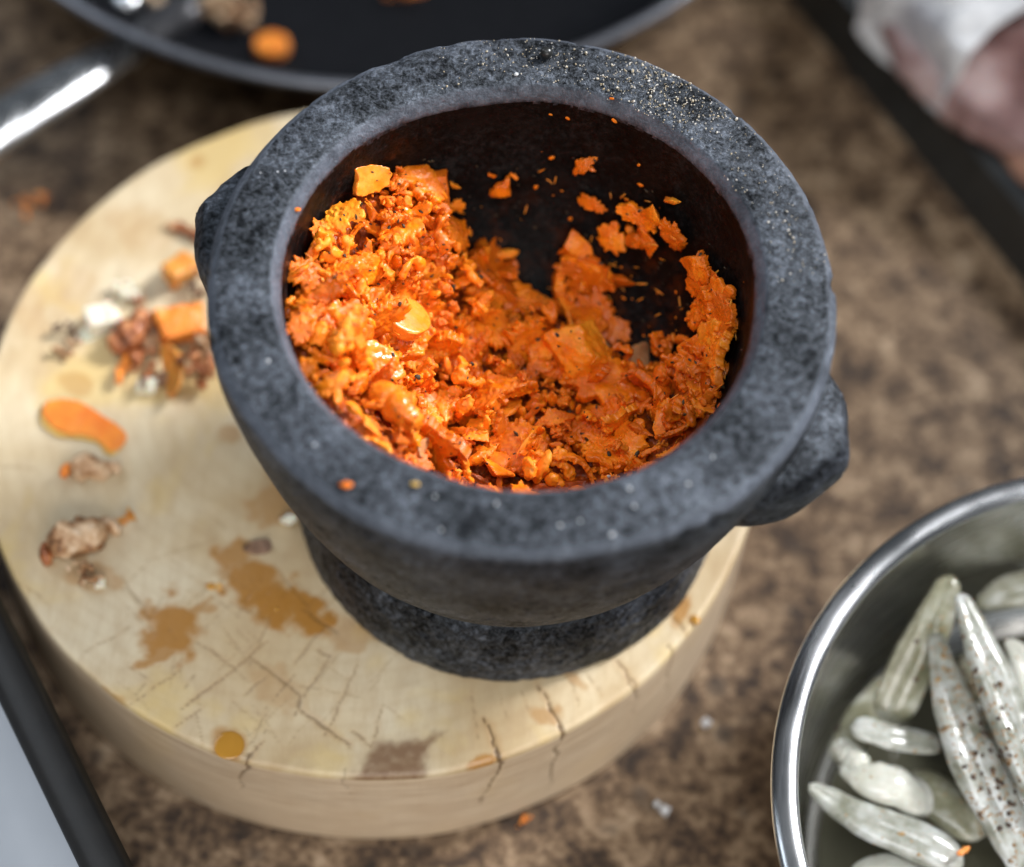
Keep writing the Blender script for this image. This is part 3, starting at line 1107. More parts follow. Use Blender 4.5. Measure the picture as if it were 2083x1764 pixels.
special(fs, M['carrot_smooth'], 748, 360, .0125, 'topmost smooth orange carrot flake under the back left rim', 'carrot_flake', (math.radians(48), math.radians(22), math.radians(35)), .001)
fs = var_strip(555)
special(fs, M['carrot_pale'], 1476, 790, .0135, 'long bright carrot strip at the right edge of the bowl', 'carrot_strip', (math.radians(10), math.radians(-35), math.radians(58)), .003)
fs = var_strip(556)
special(fs, M['carrot'], 970, 560, .0150, 'long carrot strip slanting across the middle of the back slope', 'carrot_strip', (math.radians(20), math.radians(10), math.radians(-32)), .003)
fs = hull([(-.4, -.4, -.4), (.4, -.4, -.4), (.4, .4, -.4), (-.4, .4, -.4), (-.36, -.4, .4), (.4, -.36, .4), (.36, .4, .4), (-.4, .36, .4)], .05)
displace(fs, .04, 3, 3, 28)
special(fs, M['carrot_pale'], 850, 803, .0050, 'tiny bright yellow-orange carrot cube in front of the glossy slice', 'carrot_cube', (.5, .3, .8), .003)
sh = prism(outline(36, .5, .3, .1, 97), .07, .03, .9)
special(sh, M['shallot'], 1245, 672, .0150, 'pale translucent curved shallot sliver right of the middle', 'shallot_sliver', (math.radians(30), math.radians(12), math.radians(20)), .006, 'shallot sliver')
sh = prism(outline(36, .8, .2, .1, 99), .10, .03, .4)
special(sh, M['shallot'], 1320, 722, .0085, 'small pale mauve shallot scrap beside the bare right wall', 'shallot_scrap', (math.radians(30), 0, math.radians(70)), .003, 'shallot scrap')
sh = prism(outline(36, .45, .3, .1, 79), .08, .03, .4)
special(sh, M['shallot'], 838, 930, .0075, 'narrow pale shallot scrap near the front of the heap', 'shallot_scrap', (math.radians(60), math.radians(20), math.radians(80)), .0035, 'shallot scrap')
fb = tube([Vector(q) for q in ((-.5, .05, 0), (-.2, 0, .06), (.15, .03, .03), (.5, -.04, .0))], [.05, .07, .085, .05], 10, .7)
special(cap(fb), M['garlic'], 726, 690, .0095, 'pale fibrous stem scrap standing among the bright carrot at left', 'stem_scrap', (.3, .9, 1.9), .003, 'stem scrap')


# say which piece is which: by shape, by part of the heap, and the largest of each
SHAPE = ['flat ragged carrot flake'] * 6 + ['knobbly carrot clump'] * 8 + ['angular carrot chunk'] * 6 + ['narrow carrot shred'] * 5
for grp_, zones in ((GRP, None), (GRPW, True)):
    fam = {}
    for o in [o for o in COL.objects if o.get('group') == grp_]:
        kind = SHAPE[[m_.name for m_ in VARS].index(o.data.name)] if o.data.name in [m_.name for m_ in VARS] else 'carrot scrap'
        x, y = o.location.x, o.location.y
        th_ = math.degrees(math.atan2(y, x))
        r_ = math.hypot(x, y)
        if zones:
            zone = 'stuck to the right inner wall of the mortar' if th_ < 28 else ('stuck to the back right inner wall of the mortar' if th_ < 62 else 'stuck to the bare back wall inside the mortar')
        elif r_ < .024:
            zone = 'in the middle of the mortar heap'
        elif abs(th_) > 152:
            zone = 'on the bright left slope of the mortar heap'
        elif th_ > 95:
            zone = 'high on the back left slope of the heap'
        elif th_ > 25:
            zone = 'at the shaded back edge of the heap'
        elif th_ > -40:
            zone = 'in the shaded right part of the heap'
        elif th_ > -105:
            zone = 'along the front wall of the mortar'
        else:
            zone = 'at the front left of the mortar heap'
        fam.setdefault((kind, zone), []).append(o)
    for (kind, zone), obs in fam.items():
        obs.sort(key=lambda q: -q.scale.x)
        for q, o in enumerate(obs):
            if q == 0 and (len(obs) == 1 or o.scale.x > obs[1].scale.x * 1.03):
                o['label'] = ('only ' if len(obs) == 1 else 'largest ') + kind + ' ' + zone
            else:
                o['label'] = ('smaller ' if len(obs) > 2 else 'small ') + kind + ' ' + zone
            o['group'] = kind.replace('carrot ', 'carrot ') + 's ' + zone

# crumbs, herb specks, grains: nobody could count them
def joined(name, mats, places, srcs, seed=0):
    """places: list of (Vector, size, euler, src index) -> one mesh"""
    Vs, Fs, o_ = [], [], 0
    cache = []
    for me in srcs:
        me.calc_loop_triangles()
        f_ = np.empty(len(me.loop_triangles) * 3, dtype=np.int32)
        me.loop_triangles.foreach_get('vertices', f_)
        cache.append((coords(me), f_.reshape(-1, 3)))
    for P, s_, e, k in places:
        v, f_ = cache[k]
        R_ = np.array(Euler(e).to_matrix()) if not isinstance(e, np.ndarray) else e
        Vs.append((v * s_) @ R_.T + np.array(P))
        Fs.append(f_ + o_)
        o_ += len(v)
    return mesh_from(name, np.vstack(Vs), np.vstack(Fs))


def small(sub, amp, freq, seed, s_=(1, 1, 1)):
    bm = bmesh.new()
    bmesh.ops.create_icosphere(bm, subdivisions=sub, radius=.5)
    m_ = bm_mesh('c', bm)
    displace(m_, amp, freq, 3, seed)
    return scaled(m_, s_)


CR = [small(3, .42, 4.2, 500 + k, (1, random.uniform(.4, .75), random.uniform(.3, .6))) for k in range(8)]
pl_ = []
cand = [(random.uniform(585, 1535), random.uniform(290, 992)) for k in range(2600)]
cand = [c_ for c_ in cand if not any(inpoly(c_[0], c_[1], v) for v in VOID)]
for (px, py), (P, w) in zip(cand, hits([c_[0] for c_ in cand], [c_[1] for c_ in cand])):
    if w == 'm' and P.z < .1595 and len(pl_) < 240:
        s_ = float(np.clip(RNG.lognormal(math.log(.0015), .45), .0006, .0028))
        n_ = hnormal(P.x, P.y)
        Q_ = P + n_ * random.uniform(0, .0030)
        lim = float(Rin(Q_.z)) - s_ * .4
        r_ = math.hypot(Q_.x, Q_.y)
        if r_ > lim:
            Q_.x *= lim / r_
            Q_.y *= lim / r_
        pl_.append((Q_, s_, tuple(RNG.uniform(0, 6.28, 3)), int(RNG.integers(8))))
for k in range(60):
    a_ = random.uniform(0, 6.28)
    r_ = .058 * math.sqrt(random.random())
    x, y = r_ * math.cos(a_), r_ * math.sin(a_)
    z = float(mash_h(np.array([x]), np.array([y]))[0])
    if z < .159 and r_ < float(Rin(max(.089, z))) - .002:
        pl_.append((Vector((x, y, z + .0008)), random.uniform(.001, .0035), tuple(RNG.uniform(0, 6.28, 3)), int(RNG.integers(8))))
o = link('carrot_crumbs', joined('carrot_crumbs', None, pl_, CR), M['carrot'])
tag(o, 'fine orange crumbs of pounded carrot strewn over the heap in the mortar', 'carrot crumbs', None, 'stuff')

FL = [small(2, .2, 2.5, 520 + k, (1, .6, .3)) for k in range(4)]
pl_ = []
for k in range(110):
    px, py = random.uniform(600, 1520), random.uniform(190, 700)
    P, w = hit(px, py)
    if w == 'w' and P.z < .156:
        n_ = Vector((-P.x, -P.y, .012)).normalized()
        s_ = float(np.clip(RNG.lognormal(math.log(.0008), .5), .0004, .0022))
        if P.z > .128 and random.random() < .6:
            continue
        pl_.append((P + n_ * .0002, s_, np.array(orient(n_, 0, .2).to_matrix()), int(RNG.integers(4))))
for (px, py, s_) in ((958, 250, .0016), (965, 245, .0012), (1155, 240, .0016), (1250, 245, .0020), (1245, 200, .0014), (1120, 232, .0012), (1275, 405, .0018), (1160, 445, .0018), (1090, 380, .002), (1300, 335, .0014)):
    P, w = hit(px, py)
    n_ = Vector((-P.x, -P.y, .012)).normalized()
    pl_.append((P + n_ * .0002, s_, np.array(orient(n_, 0, .2).to_matrix()), 1))
o = link('carrot_flecks', joined('carrot_flecks', None, pl_, FL), M['carrot'])
tag(o, 'tiny orange flecks splashed over the dark inner wall of the mortar', 'carrot flecks', None, 'stuff')

dg = bpy.context.evaluated_depsgraph_get()
dg.update()


def drop(px, py):
    """where a sight line meets what is already built"""
    ok, loc, nrm, *_ = S.ray_cast(dg, CAM, ray(px, py).normalized())
    return loc, nrm


FB = [small(2, .15, 2.5, 590 + k, (1, .13, .10)) for k in range(4)]
pl_ = []
for k in range(170):
    px, py = random.uniform(600, 1510), random.uniform(330, 980)
    P, n_ = drop(px, py)
    if P is not None and math.hypot(P.x, P.y) < .059 and P.z < .157:
        s_ = random.uniform(.0016, .0042)
        pl_.append((P + n_ * .0002, s_, np.array(orient(n_, random.uniform(0, 6.28), random.gauss(0, .5)).to_matrix()), int(RNG.integers(4))))
o = link('carrot_fibres', joined('carrot_fibres', None, pl_, FB), M['carrot_pale'])
tag(o, 'thin torn carrot fibres standing off the heap in the mortar', 'carrot fibres', None, 'stuff')
HB = [small(2, .22, 2.5, 540 + k, (1, random.uniform(.35, .7), .35)) for k in range(5)]
pl_ = []
for k in range(380):
    px, py = random.uniform(600, 1510), random.uniform(320, 980)
    P, n_ = drop(px, py)
    if math.hypot(P.x, P.y) < .059 and P.z < .157:
        s_ = float(np.clip(RNG.lognormal(math.log(.00085), .42), .0004, .0021))
        pl_.append((P + n_ * s_ * .1, s_, np.array(orient(n_, 0, .4).to_matrix()), int(RNG.integers(5))))
o = link('herb_specks', joined('herb_specks', None, pl_, HB), M['herb'])
tag(o, 'dark specks of crushed pepper and herb scattered through the carrot', 'herb specks', None, 'stuff')

# spice dust on the rim
GR = [small(1, .2, 2, 560 + k, (1, random.uniform(.6, 1), random.uniform(.5, .9))) for k in range(5)]
pl_ = []


def rim_grain(th_d, r_, s_):
    x, y = r_ * math.cos(math.radians(th_d)), r_ * math.sin(math.radians(th_d))
    ok, loc, nrm, *_ = S.ray_cast(dg, Vector((x, y, .2)), Vector((0, 0, -1)))
    pl_.append((loc + Vector((0, 0, s_ * .22)), s_, tuple(RNG.uniform(0, 6.28, 3)), int(RNG.integers(5))))


clus = [(random.gauss(66, 14), random.uniform(.064, .077)) for k in range(30)]
for k in range(560):
    c_ = random.choice(clus)
    rim_grain(c_[0] + random.gauss(0, 3.2), min(.0782, max(.0628, c_[1] + random.gauss(0, .0028))), float(np.clip(RNG.lognormal(math.log(.00046), .42), .0002, .0012)))
for k in range(200):
    rim_grain(random.uniform(5, 115), random.uniform(.063, .0785), float(np.clip(RNG.lognormal(math.log(.00036), .4), .0002, .0009)))
o = link('spice_grains', joined('spice_grains', None, pl_, GR), M['spice'])
tag(o, 'pale sandy spice grains scattered on the back right rim of the mortar', 'spice grains', None, 'stuff')
pl_ = []
for (px, py, s_) in ((1140, 1070, .0013), (1245, 1088, .0017), (1281, 995, .0012), (1238, 968, .0013), (1290, 1030, .001), (1010, 965 + 60, .001), (898, 1078, .0008), (1450, 930, .0012), (1400, 985, .001), (545, 735, .0012), (1050, 152, .0016), (1043, 68, .001), (565, 350, .0006), (580, 348, .0006), (530, 352, .0006), (1148, 74, .001), (885, 1010, .0009), (1180, 1060, .0008), (640, 905, .0009)):
    P, n_ = drop(px, py)
    pl_.append((P + n_ * s_ * .15, s_, (0, 0, px), int(RNG.integers(5))))
o = link('salt_grains', joined('salt_grains', None, pl_, GR), M['salt'])
tag(o, 'scattered white salt grains on the front and left rim of the mortar', 'salt grains', None, 'stuff')


def lump(name, me, m, px, py, size, label, cat, rot=(0, 0, 0), sink=.0, z=None):
    me.materials.clear()
    me.materials.append(m)
    me.name = name
    if z is None:
        P, n_ = drop(px, py)
    else:
        P = at(px, py, z)
    o = link(name, me)
    o.scale = (size,) * 3
    o.rotation_euler = rot
    V = coords(me) * size @ np.array(Euler(rot).to_matrix()).T
    o.location = (P.x, P.y, P.z - V[:, 2].min() - sink)
    tag(o, label, cat)
    return o


lump('carrot_crumb', CR[2].copy(), M['carrot'], 704, 990, .0026, 'single orange carrot crumb on the front left rim of the mortar', 'carrot crumb')
lump('carrot_crumb', CR[5].copy(), M['flesh_yellow'], 845, 987, .0018, 'dull yellow crumb on the front rim of the mortar', 'carrot crumb')
lump('carrot_crumb', CR[1].copy(), M['carrot'], 604, 428, .0016, 'tiny orange crumb on the bright inner lip at the left of the mortar', 'carrot crumb')
lump('carrot_crumb', var_crumble(612), M['carrot_pale'], 1340, 921, .0046, 'yellow-orange carrot crumb perched on the inner edge of the front right rim', 'carrot crumb', (0, 0, 1))
lump('carrot_crumb', var_crumble(613), M['carrot'], 1385, 886, .0036, 'small orange crumb on the inner rim edge above the yellow one', 'carrot crumb', (0, 0, 2))
lump('carrot_crumb', var_crumble(614), M['carrot_pale'], 1215, 962, .0058, 'knobbly orange crumb at the inner edge of the front rim, right of centre', 'carrot crumb', (0, 0, 0))
lump('carrot_crumb', var_crumble(615), M['carrot'], 1265, 955, .0046, 'smooth orange crumb at the front rim between the knobbly and the yellow crumb', 'carrot crumb', (0, 0, 2.6))
lump('peppercorn', small(3, .10, 2, 9), M['tray_black'], 1110, 116, .0034, 'shiny black seed on the back rim among spice grains', 'seed')

# ------------------------------------------------------------------ scraps on the board
ZB = BH + .0002


def root_stub(px, py, length, rot, seed, label, mats, fat=.26, nodes=5):
    rg = np.random.default_rng(seed)
    root = empty('root_stub', at(px, py, ZB), rot)
    tag(root, label, 'root stub')
    r0 = length * fat
    it = [((0, 0, r0 * .75), (length * .48, r0 * .85, r0 * .8), (0, 0, 0)),
          ((-length * .18, r0 * .25, r0 * .8), (length * .24, r0 * .95, r0 * .85), (0, 0, rg.normal(0, .4))),
          ((length * .22, -r0 * .2, r0 * .75), (length * .20, r0 * .85, r0 * .8), (0, 0, rg.normal(0, .5)))]
    for k in range(nodes):
        a_ = rg.uniform(0, 6.28)
        it.append(((math.cos(a_) * length * .36, math.sin(a_) * r0 * .8, r0 * .75), (length * rg.uniform(.06, .12), length * rg.uniform(.05, .09), r0 * .5), (0, 0, a_)))
    m_ = blobs(it, length * .028)
    displace(m_, length * .10, 4.0 / length, 4, seed)
    displace(m_, length * .012, 22.0 / length, 2, seed + 1)
    link('skin', m_, mats[0], root)
    for sgn in (-1, 1):
        x = sgn * length * .5
        b = blobs([((x, 0, length * fat * .55), (length * .10, length * fat * .62, length * fat * .5), (0, 0, .3 * sgn)),
                   ((x * .9, length * .08, length * fat * .5), (length * .09, length * fat * .4, length * fat * .42), (0, 0, 0))], length * .028)
        displace(b, length * .03, 7 / length, 3, seed + 4)
        link('cut_end', b, mats[1 if sgn < 0 else 2], root)
    for k in range(2):
        rr0 = length * fat * .95
        jb = bmesh.new()
        x = (-.18 + .36 * k) * length
        rr0 = length * fat * .80
        n = 18
        vs = []
        for q in range(n + 1):
            a_ = math.pi * q / n
            for e in (-.012, .012):
                vs.append(jb.verts.new((x + e * length + .02 * length * math.sin(2 * a_ + k), rr0 * 1.02 * math.cos(a_), rr0 * .75 + rr0 * .86 * math.sin(a_) - rr0 * .1)))
        for q in range(n):
            jb.faces.new((vs[2 * q], vs[2 * q + 1], vs[2 * q + 3], vs[2 * q + 2]))
        jm = bm_mesh('joint_ring', jb)
        o = link('joint_ring', jm, M['skin_brown'], root)
        md = o.modifiers.new('t', 'SOLIDIFY')
        md.thickness = length * .02
    return root


root_stub(186, 962, .0150, math.radians(10), 31, 'knobbly beige root stub lying below the flat orange peel on the board', (M['root'], M['peel_orange'], M['root']), .25, 4)
root_stub(163, 1110, .0205, math.radians(33), 33, 'larger beige and red root stub at the lower left of the board', (M['root'], M['root_red'], M['root']), .28, 4)
root_stub(388, 478, .0150, math.radians(-14), 35, 'thin pinkish brown root strip on the board left of the mortar handle', (M['root_red'], M['root'], M['skin_brown']), .12, 6)

# long flat orange peel
n = 60
pk = np.array([(-.5, .10), (-.36, .20), (-.15, .21), (.05, .15), (.25, .12), (.5, .02), (.46, -.17), (.36, -.24), (.22, -.12), (.05, -.13), (-.18, -.20), (-.36, -.16), (-.5, -.04)])
pk = chaikin(np.vstack([pk, pk[:1]]), 2)[:-1]
peel = empty('carrot_peel', at(176, 862, ZB + .0012), math.radians(-14))
tag(peel, 'long flat orange carrot peel lying at the left of the board', 'carrot peel')
m_ = prism(pk * np.array([1, .85]), .055, .018, .10)
displace(m_, .03, 6, 4, 3)
o = link('flesh', scaled(m_, (.0275, .034, .016)), M['peel_orange'], peel)
m_ = prism(pk * np.array([1.04, .93]) + np.array([-.015, -.01]), .04, .018, .10)
displace(m_, .014, 9, 3, 4)
o = link('rind', scaled(m_, (.0275, .034, .014)), M['flesh_yellow'], peel, (-.0003, -.0004, -.0007))

CLS = 1.25
CL = [('root_nub', 'rounded brick-red root nub at the left of the scrap pile on the board', 'root nub', M['root_red'], 268, 692, .0125, (0, 0, .5), 'nub', 41),
      ('root_nub', 'pale pink root nub right behind the brick-red one in the scrap pile', 'root nub', M['root'], 312, 688, .0090, (0, 0, 1.4), 'nub', 42),
      ('carrot_chunk', 'bright orange carrot chunk at the top of the scrap pile on the board', 'carrot chunk', M['peel_orange'], 372, 680, .0115, (.2, .1, .4), 'block', 43),
      ('amber_peel', 'upright translucent amber peel leaf in front of the scrap pile', 'peel', M['peel_amber'], 356, 770, .0145, (math.radians(52), math.radians(4), math.radians(-72)), 'leaf', 44),
      ('amber_peel', 'small amber peel scrap on top of the scrap pile beside the red nub', 'peel', M['peel_amber'], 335, 672, .0080, (.5, .3, .8), 'leaf', 45),
      ('root_skin_curl', 'brown curled strip of root skin at the bottom of the scrap pile', 'root skin', M['skin_brown'], 308, 782, .0110, (.2, .3, .3), 'curl', 46),
      ('root_scrap', 'red root scrap touching the mortar side at the end of the scrap pile', 'root scrap', M['root_red'], 408, 768, .0120, (0, 0, .2), 'crumble', 47),
      ('root_scrap', 'pinkish root scrap between the orange chunk and the mortar', 'root scrap', M['root'], 405, 722, .0105, (0, 0, 1.2), 'crumble', 48),
      ('carrot_strip', 'thin orange carrot strip hanging below the brick-red nub', 'carrot strip', M['peel_orange'], 254, 752, .0095, (0, .2, 1.5), 'strip', 49),
      ('garlic_piece', 'largest cream-white garlic piece left of the scrap pile', 'garlic', M['garlic'], 211, 660, .0085, (0, 0, .4), 'block', 50),
      ('garlic_piece', 'flat cream garlic flake farthest left of the scrap pile', 'garlic', M['garlic'], 176, 684, .0070, (.1, 0, .7), 'leaf', 51),
      ('garlic_piece', 'small pale crumb behind the brick-red nub at the back of the scrap pile', 'garlic', M['garlic'], 262, 612, .0075, (0, 0, 0), 'crumble', 52),
      ('root_scrap', 'small orange-brown scrap at the very back of the scrap pile', 'root scrap', M['root_red'], 272, 620, .0050, (0, 0, 0), 'crumble', 53),
      ('root_scrap', 'beige crumbly scrap at the lower left end of the garlic bits', 'root scrap', M['root'], 150, 712, .0062, (0, 0, .6), 'crumble', 54),
      ('root_skin_flake', 'grey-brown skin flake beside the flat garlic flake', 'root skin', M['skin_brown'], 150, 690, .0050, (0, 0, -.5), 'crumble', 55),
      ('carrot_chunk', 'yellow-orange carrot chunk on the board behind the scrap pile by the mortar', 'carrot chunk', M['peel_amber'], 368, 563, .0085, (.1, .2, .9), 'block', 56),
      ('root_scrap', 'olive-brown scrap trailing from the yellow-orange chunk to the mortar', 'root scrap', M['skin_brown'], 400, 590, .0090, (0, 0, -.6), 'crumble', 57),
      ('garlic_piece', 'white garlic crumb under the brown curl of skin', 'garlic', M['garlic'], 300, 790, .0050, (0, 0, 0), 'block', 58),
      ('root_scrap', 'dark red scrap between the nubs and the amber peel', 'root scrap', M['root_red'], 290, 742, .0095, (0, 0, 2), 'crumble', 60),
      ('root_scrap', 'pale beige scrap right of the amber peel leaf', 'root scrap', M['root'], 425, 700, .0080, (0, 0, 2), 'crumble', 61),
      ('root_crumb', 'beige crumb with a white speck below the larger root stub', 'root crumb', M['root'], 190, 1190, .0085, (0, 0, .2), 'crumble', 62),
      ('garlic_piece', 'white fleck on the beige crumb below the larger root stub', 'garlic', M['garlic'], 204, 1190, .0032, (0, 0, .2), 'block', 63),
      ('root_crumb', 'small orange and brown crumb right of the larger root stub', 'root crumb', M['peel_amber'], 264, 1056, .0058, (0, 0, .2), 'crumble', 64),
      ('garlic_piece', 'round white garlic bit on the board touching the side of the mortar', 'garlic', M['garlic'], 588, 1062, .0048, (0, 0, 0), 'nub', 65),
      ('root_skin_flake', 'dark brown skin flake on the amber splash in front of the mortar', 'root skin', M['skin_brown'], 524, 1115, .0085, (.15, 0, .25), 'leaf', 66),
      ('carrot_crumb', 'flat amber crumb near the edge of the large juice splash', 'carrot crumb', M['peel_amber'], 436, 1194, .0048, (0, 0, 0), 'leaf', 67),
      ]
for (nm, lab, cat, m, px, py, size, rot, kind, seed) in CL:
    if kind == 'nub':
        me = blobs([((0, 0, 0), (.42, .34, .30), (0, 0, .4)), ((.22, .12, .05), (.26, .22, .3), (0, .4, 0)), ((-.28, -.1, 0), (.22, .26, .2), (0, 0, 1))], .04)
        displace(me, .13, 3.5, 4, seed)
        displace(me, .03, 14, 2, seed)
    elif kind == 'block':
        rg = np.random.default_rng(seed)
        me = hull([tuple(np.array(q) * np.array([.5, .38, .3]) * rg.uniform(.75, 1.1, 3)) for q in ((-1, -1, -1), (1, -1, -1), (1, 1, -1), (-1, 1, -1), (-1, -1, 1), (1, -1, 1), (1, 1, 1), (-1, 1, 1))], .045)
        displace(me, .06, 4, 3, seed)
    elif kind == 'leaf':
        me = prism([(.5 * math.cos(a_), .27 * math.sin(a_) * (1 + .3 * math.cos(a_))) for a_ in np.linspace(0, 6.28, 30, endpoint=False)], .07, .028, .5)
        displace(me, .03, 5, 3, seed)
    elif kind == 'curl':
        me = prism([(.5 * math.cos(a_), .22 * math.sin(a_) * (1 + .3 * math.cos(2 * a_))) for a_ in np.linspace(0, 6.28, 36, endpoint=False)], .06, .026, 0)
        V = coords(me)
        a_ = V[:, 0] * 4.2
        V = np.stack([(.24 + V[:, 2]) * np.sin(a_), V[:, 1] * (1 + .2 * np.sin(9 * V[:, 0])) + .2 * V[:, 0], (.24 + V[:, 2]) * (1 - np.cos(a_))], -1)
        setco(me, V)
        displace(me, .05, 5, 4, seed)
    elif kind == 'ring':
        bm = bmesh.new()
        for a_ in np.linspace(0, 5.4, 15):
            bmesh.ops.create_icosphere(bm, subdivisions=1, radius=.16, matrix=Matrix.Translation((.36 * math.cos(a_), .36 * math.sin(a_), .1 * math.sin(a_))))
        me = remesh(bm_mesh('r', bm), .05)
        displace(me, .06, 4, 3, seed)
    elif kind == 'strip':
        me = var_strip(seed)
    else:
        me = var_crumble(seed)
    lump(nm, me, m, px, py, size * (CLS if py < 800 else 1.0), lab, cat, rot, .0003, ZB)


# beads of juice on the board
def bead(px, py, r_, label, hgt=.28):
    me = mesh_from('juice_drop', *[a_ for a_ in lathe([(r_ * math.sin(q) + 1e-6, r_ * hgt * math.cos(q)) for q in np.linspace(0, math.pi / 2, 10)], 28)])
    o = link('juice_drop', me, M['juice'], None, at(px, py, BH + .0004))
    tag(o, label, 'juice drop')


bead(466, 1516, .0042, 'round amber juice drop near the front edge of the board', .09)
bead(1415, 1262, .0014, 'tiny amber juice drop on the right edge of the board', .5)
bead(563, 1240, .0008, 'tiny clear bead on the large amber splash beside the mortar foot', .7)

# ------------------------------------------------------------------ bits on the counter
lump('carrot_piece', var_crumble(701), M['peel_orange'], 60, 416, .0105, 'orange carrot bit fallen on the counter at far left', 'carrot piece', (0, 0, .4), 0, 0)
lump('carrot_crumb', var_crumble(702), M['peel_orange'], 1070, 1672, .0042, 'small orange carrot crumb on the counter in front of the board', 'carrot crumb', (0, 0, .4), 0, 0)
for (px, py, s_, lab) in ((1435, 1474, .0024, 'glassy salt crystal on the counter nearest the right of the board'), (1352, 1652, .0026, 'largest glassy salt crystal on the counter below the board'), (1336, 1638, .0016, 'smaller salt crystal beside the largest one on the counter')):
    lump('salt_crystal', hull([tuple(np.array(q) * .5) for q in ((-1, -1, -1), (1, -.9, -1), (1, 1, -1), (-.9, 1, -1), (-1, -1, 1), (1, -1, .8), (.9, 1, 1), (-1, 1, .9))], .12), M['salt'], px, py, s_, lab, 'salt crystal', (0, 0, px), 0, 0)

# ------------------------------------------------------------------ frying pan
PX, PY = -.0746, .3110
pan = empty('frying_pan', (PX, PY, 0))
tag(pan, 'large black nonstick frying pan with carrot scraps at the back of the counter', 'frying pan')
bp = chaikin([(.0004, .0060), (.115, .0060), (.128, .0075), (.137, .013), (.148, .026), (.157, .038), (.1615, .0450)], 2)
V, F = lathe(resample(bp, .003), 160)
link('cooking_surface', mesh_from('cooking_surface', V, F), M['nonstick'], pan)
bp = chaikin([(.0004, .0010), (.112, .0010), (.128, .0018), (.139, .010), (.151, .025), (.160, .038), (.1632, .0445)], 2)
V, F = lathe(resample(bp, .003), 160)
link('outside', mesh_from('outside', V, F[:, ::-1]), M['pan_side'], pan)
V, F = lathe([(.1622 + .0022 * math.cos(a_), .0452 + .0016 * math.sin(a_)) for a_ in np.linspace(0, 2 * math.pi, 13)], 200)
link('rim', mesh_from('rim', V, F), M['pan_rim'], pan)
# tubular steel handle running out of the frame at the left
h0, h1 = at(262, 96, .030), at(-150, 345, .040)
h0 = h0 + (h0 - h1) * .06
hp = Vector((PX, PY, 0))
tip = (h0 - h1).normalized()
me = cap(tube([h1 - hp, (h1 * .7 + h0 * .3) - hp, (h1 * .3 + h0 * .7) - hp, h0 - hp], [.0108, .0102, .0088, .0066], 32, .5))
hd = link('handle', me, M['chrome'], pan)
me = cap(tube([h0 - hp - tip * .004, h0 - hp + tip * .012 + Vector((0, 0, .001)), h0 - hp + tip * .026 + Vector((0, 0, .003))], [.0062, .0066, .0085], 20, .7))
link('handle_bracket', me, M['pan_side'], pan)
for px in (258,):
    q = at(px, 2, .030)
    bm = bmesh.new()
    bmesh.ops.create_uvsphere(bm, u_segments=16, v_segments=8, radius=.005, matrix=Matrix.Diagonal((1, 1, .7, 1)))
    rv = link('rivet', bm_mesh('rivet', bm), M['chrome'], pan)
    rv.location = q - hp


def at_pan(nm, me, m, loc, size, rot, lab, cat):
    me.materials.clear()
    me.materials.append(m)
    o = link(nm, me)
    o.scale = (size,) * 3
    o.rotation_euler = rot
    V = coords(me) * size @ np.array(Euler(rot).to_matrix()).T
    o.location = (loc[0], loc[1], loc[2] - V[:, 2].min())
    tag(o, lab, cat)


coin = prism([(.5 * math.cos(a_), .42 * math.sin(a_)) for a_ in np.linspace(0, 6.28, 30, endpoint=False)], .36, .04)
displace(coin, .03, 3, 3, 2)
at_pan('carrot_slice', coin, M['peel_orange'], (-.0975, .1915, .0075), .0122, (.0, 0, .1), 'thick orange carrot slice lying near the edge inside the frying pan', 'carrot slice')
at_pan('root_scrap', var_crumble(721), M['root'], (-.1300, .2020, .0080), .022, (0, 0, .2), 'left pale brown root scrap inside the frying pan', 'root scrap')
at_pan('root_scrap', var_crumble(724), M['root'], (-.1120, .2060, .0065), .021, (0, 0, -.2), 'right brown root scrap inside the frying pan beside the pale one', 'root scrap')
at_pan('carrot_piece', var_crumble(725), M['peel_orange'], (-.0523, .2210, .0062), .0095, (0, 0, -.2), 'small orange carrot bit far inside the frying pan at the top edge', 'carrot piece')

# ------------------------------------------------------------------ black tray with wrapped meat
ta, tb = at(1690, 0, .022), at(2083, 470, .022)
dirv = Vector((tb.x - ta.x, tb.y - ta.y, 0)).normalized()
nv = Vector((-dirv.y, dirv.x, 0))
if nv.x < 0:
    nv = -nv
rz = math.atan2(dirv.y, dirv.x)
tray = empty('meat_tray', (ta.x, ta.y, 0), rz)
tag(tray, 'black tray holding wrapped raw meat at the top right corner', 'tray')
sgn = 1 if (Matrix.Rotation(rz, 3, 'Z') @ Vector((0, 1, 0))).dot(nv) > 0 else -1
x0, x1, y1 = -.10, .21, .24
lip = [(0.0, .0), (.006, .020), (.010, .022), (.016, .0215), (.024, .012), (.030, .008)]
bm = bmesh.new()
rings_ = []
for (ins_, z_) in lip:
    ring = []
    for (cx_, cy_, a0) in ((x1, 0, -90), (x1, y1, 0), (x0, y1, 90), (x0, 0, 180)):
        rc = max(.004, .02 - ins_ * .4)
        ccx = cx_ - math.copysign(rc + ins_, cx_ - (x0 + x1) / 2)
        ccy = cy_ - math.copysign(rc + ins_, cy_ - y1 / 2)
        for q in range(6):
            an = math.radians(a0 + 90 * q / 5)
            ring.append(bm.verts.new((ccx + rc * math.cos(an), sgn * (ccy + rc * math.sin(an)), z_)))
    rings_.append(ring)
for r0, r1 in zip(rings_[:-1], rings_[1:]):
    n = len(r0)
    for q in range(n):
        bm.faces.new((r0[q], r0[(q + 1) % n], r1[(q + 1) % n], r1[q]))
bm.faces.new(rings_[-1])
bm.faces.new(rings_[0][::-1])
link('shell', bm_mesh('shell', bm, False), M['tray_black'], tray)


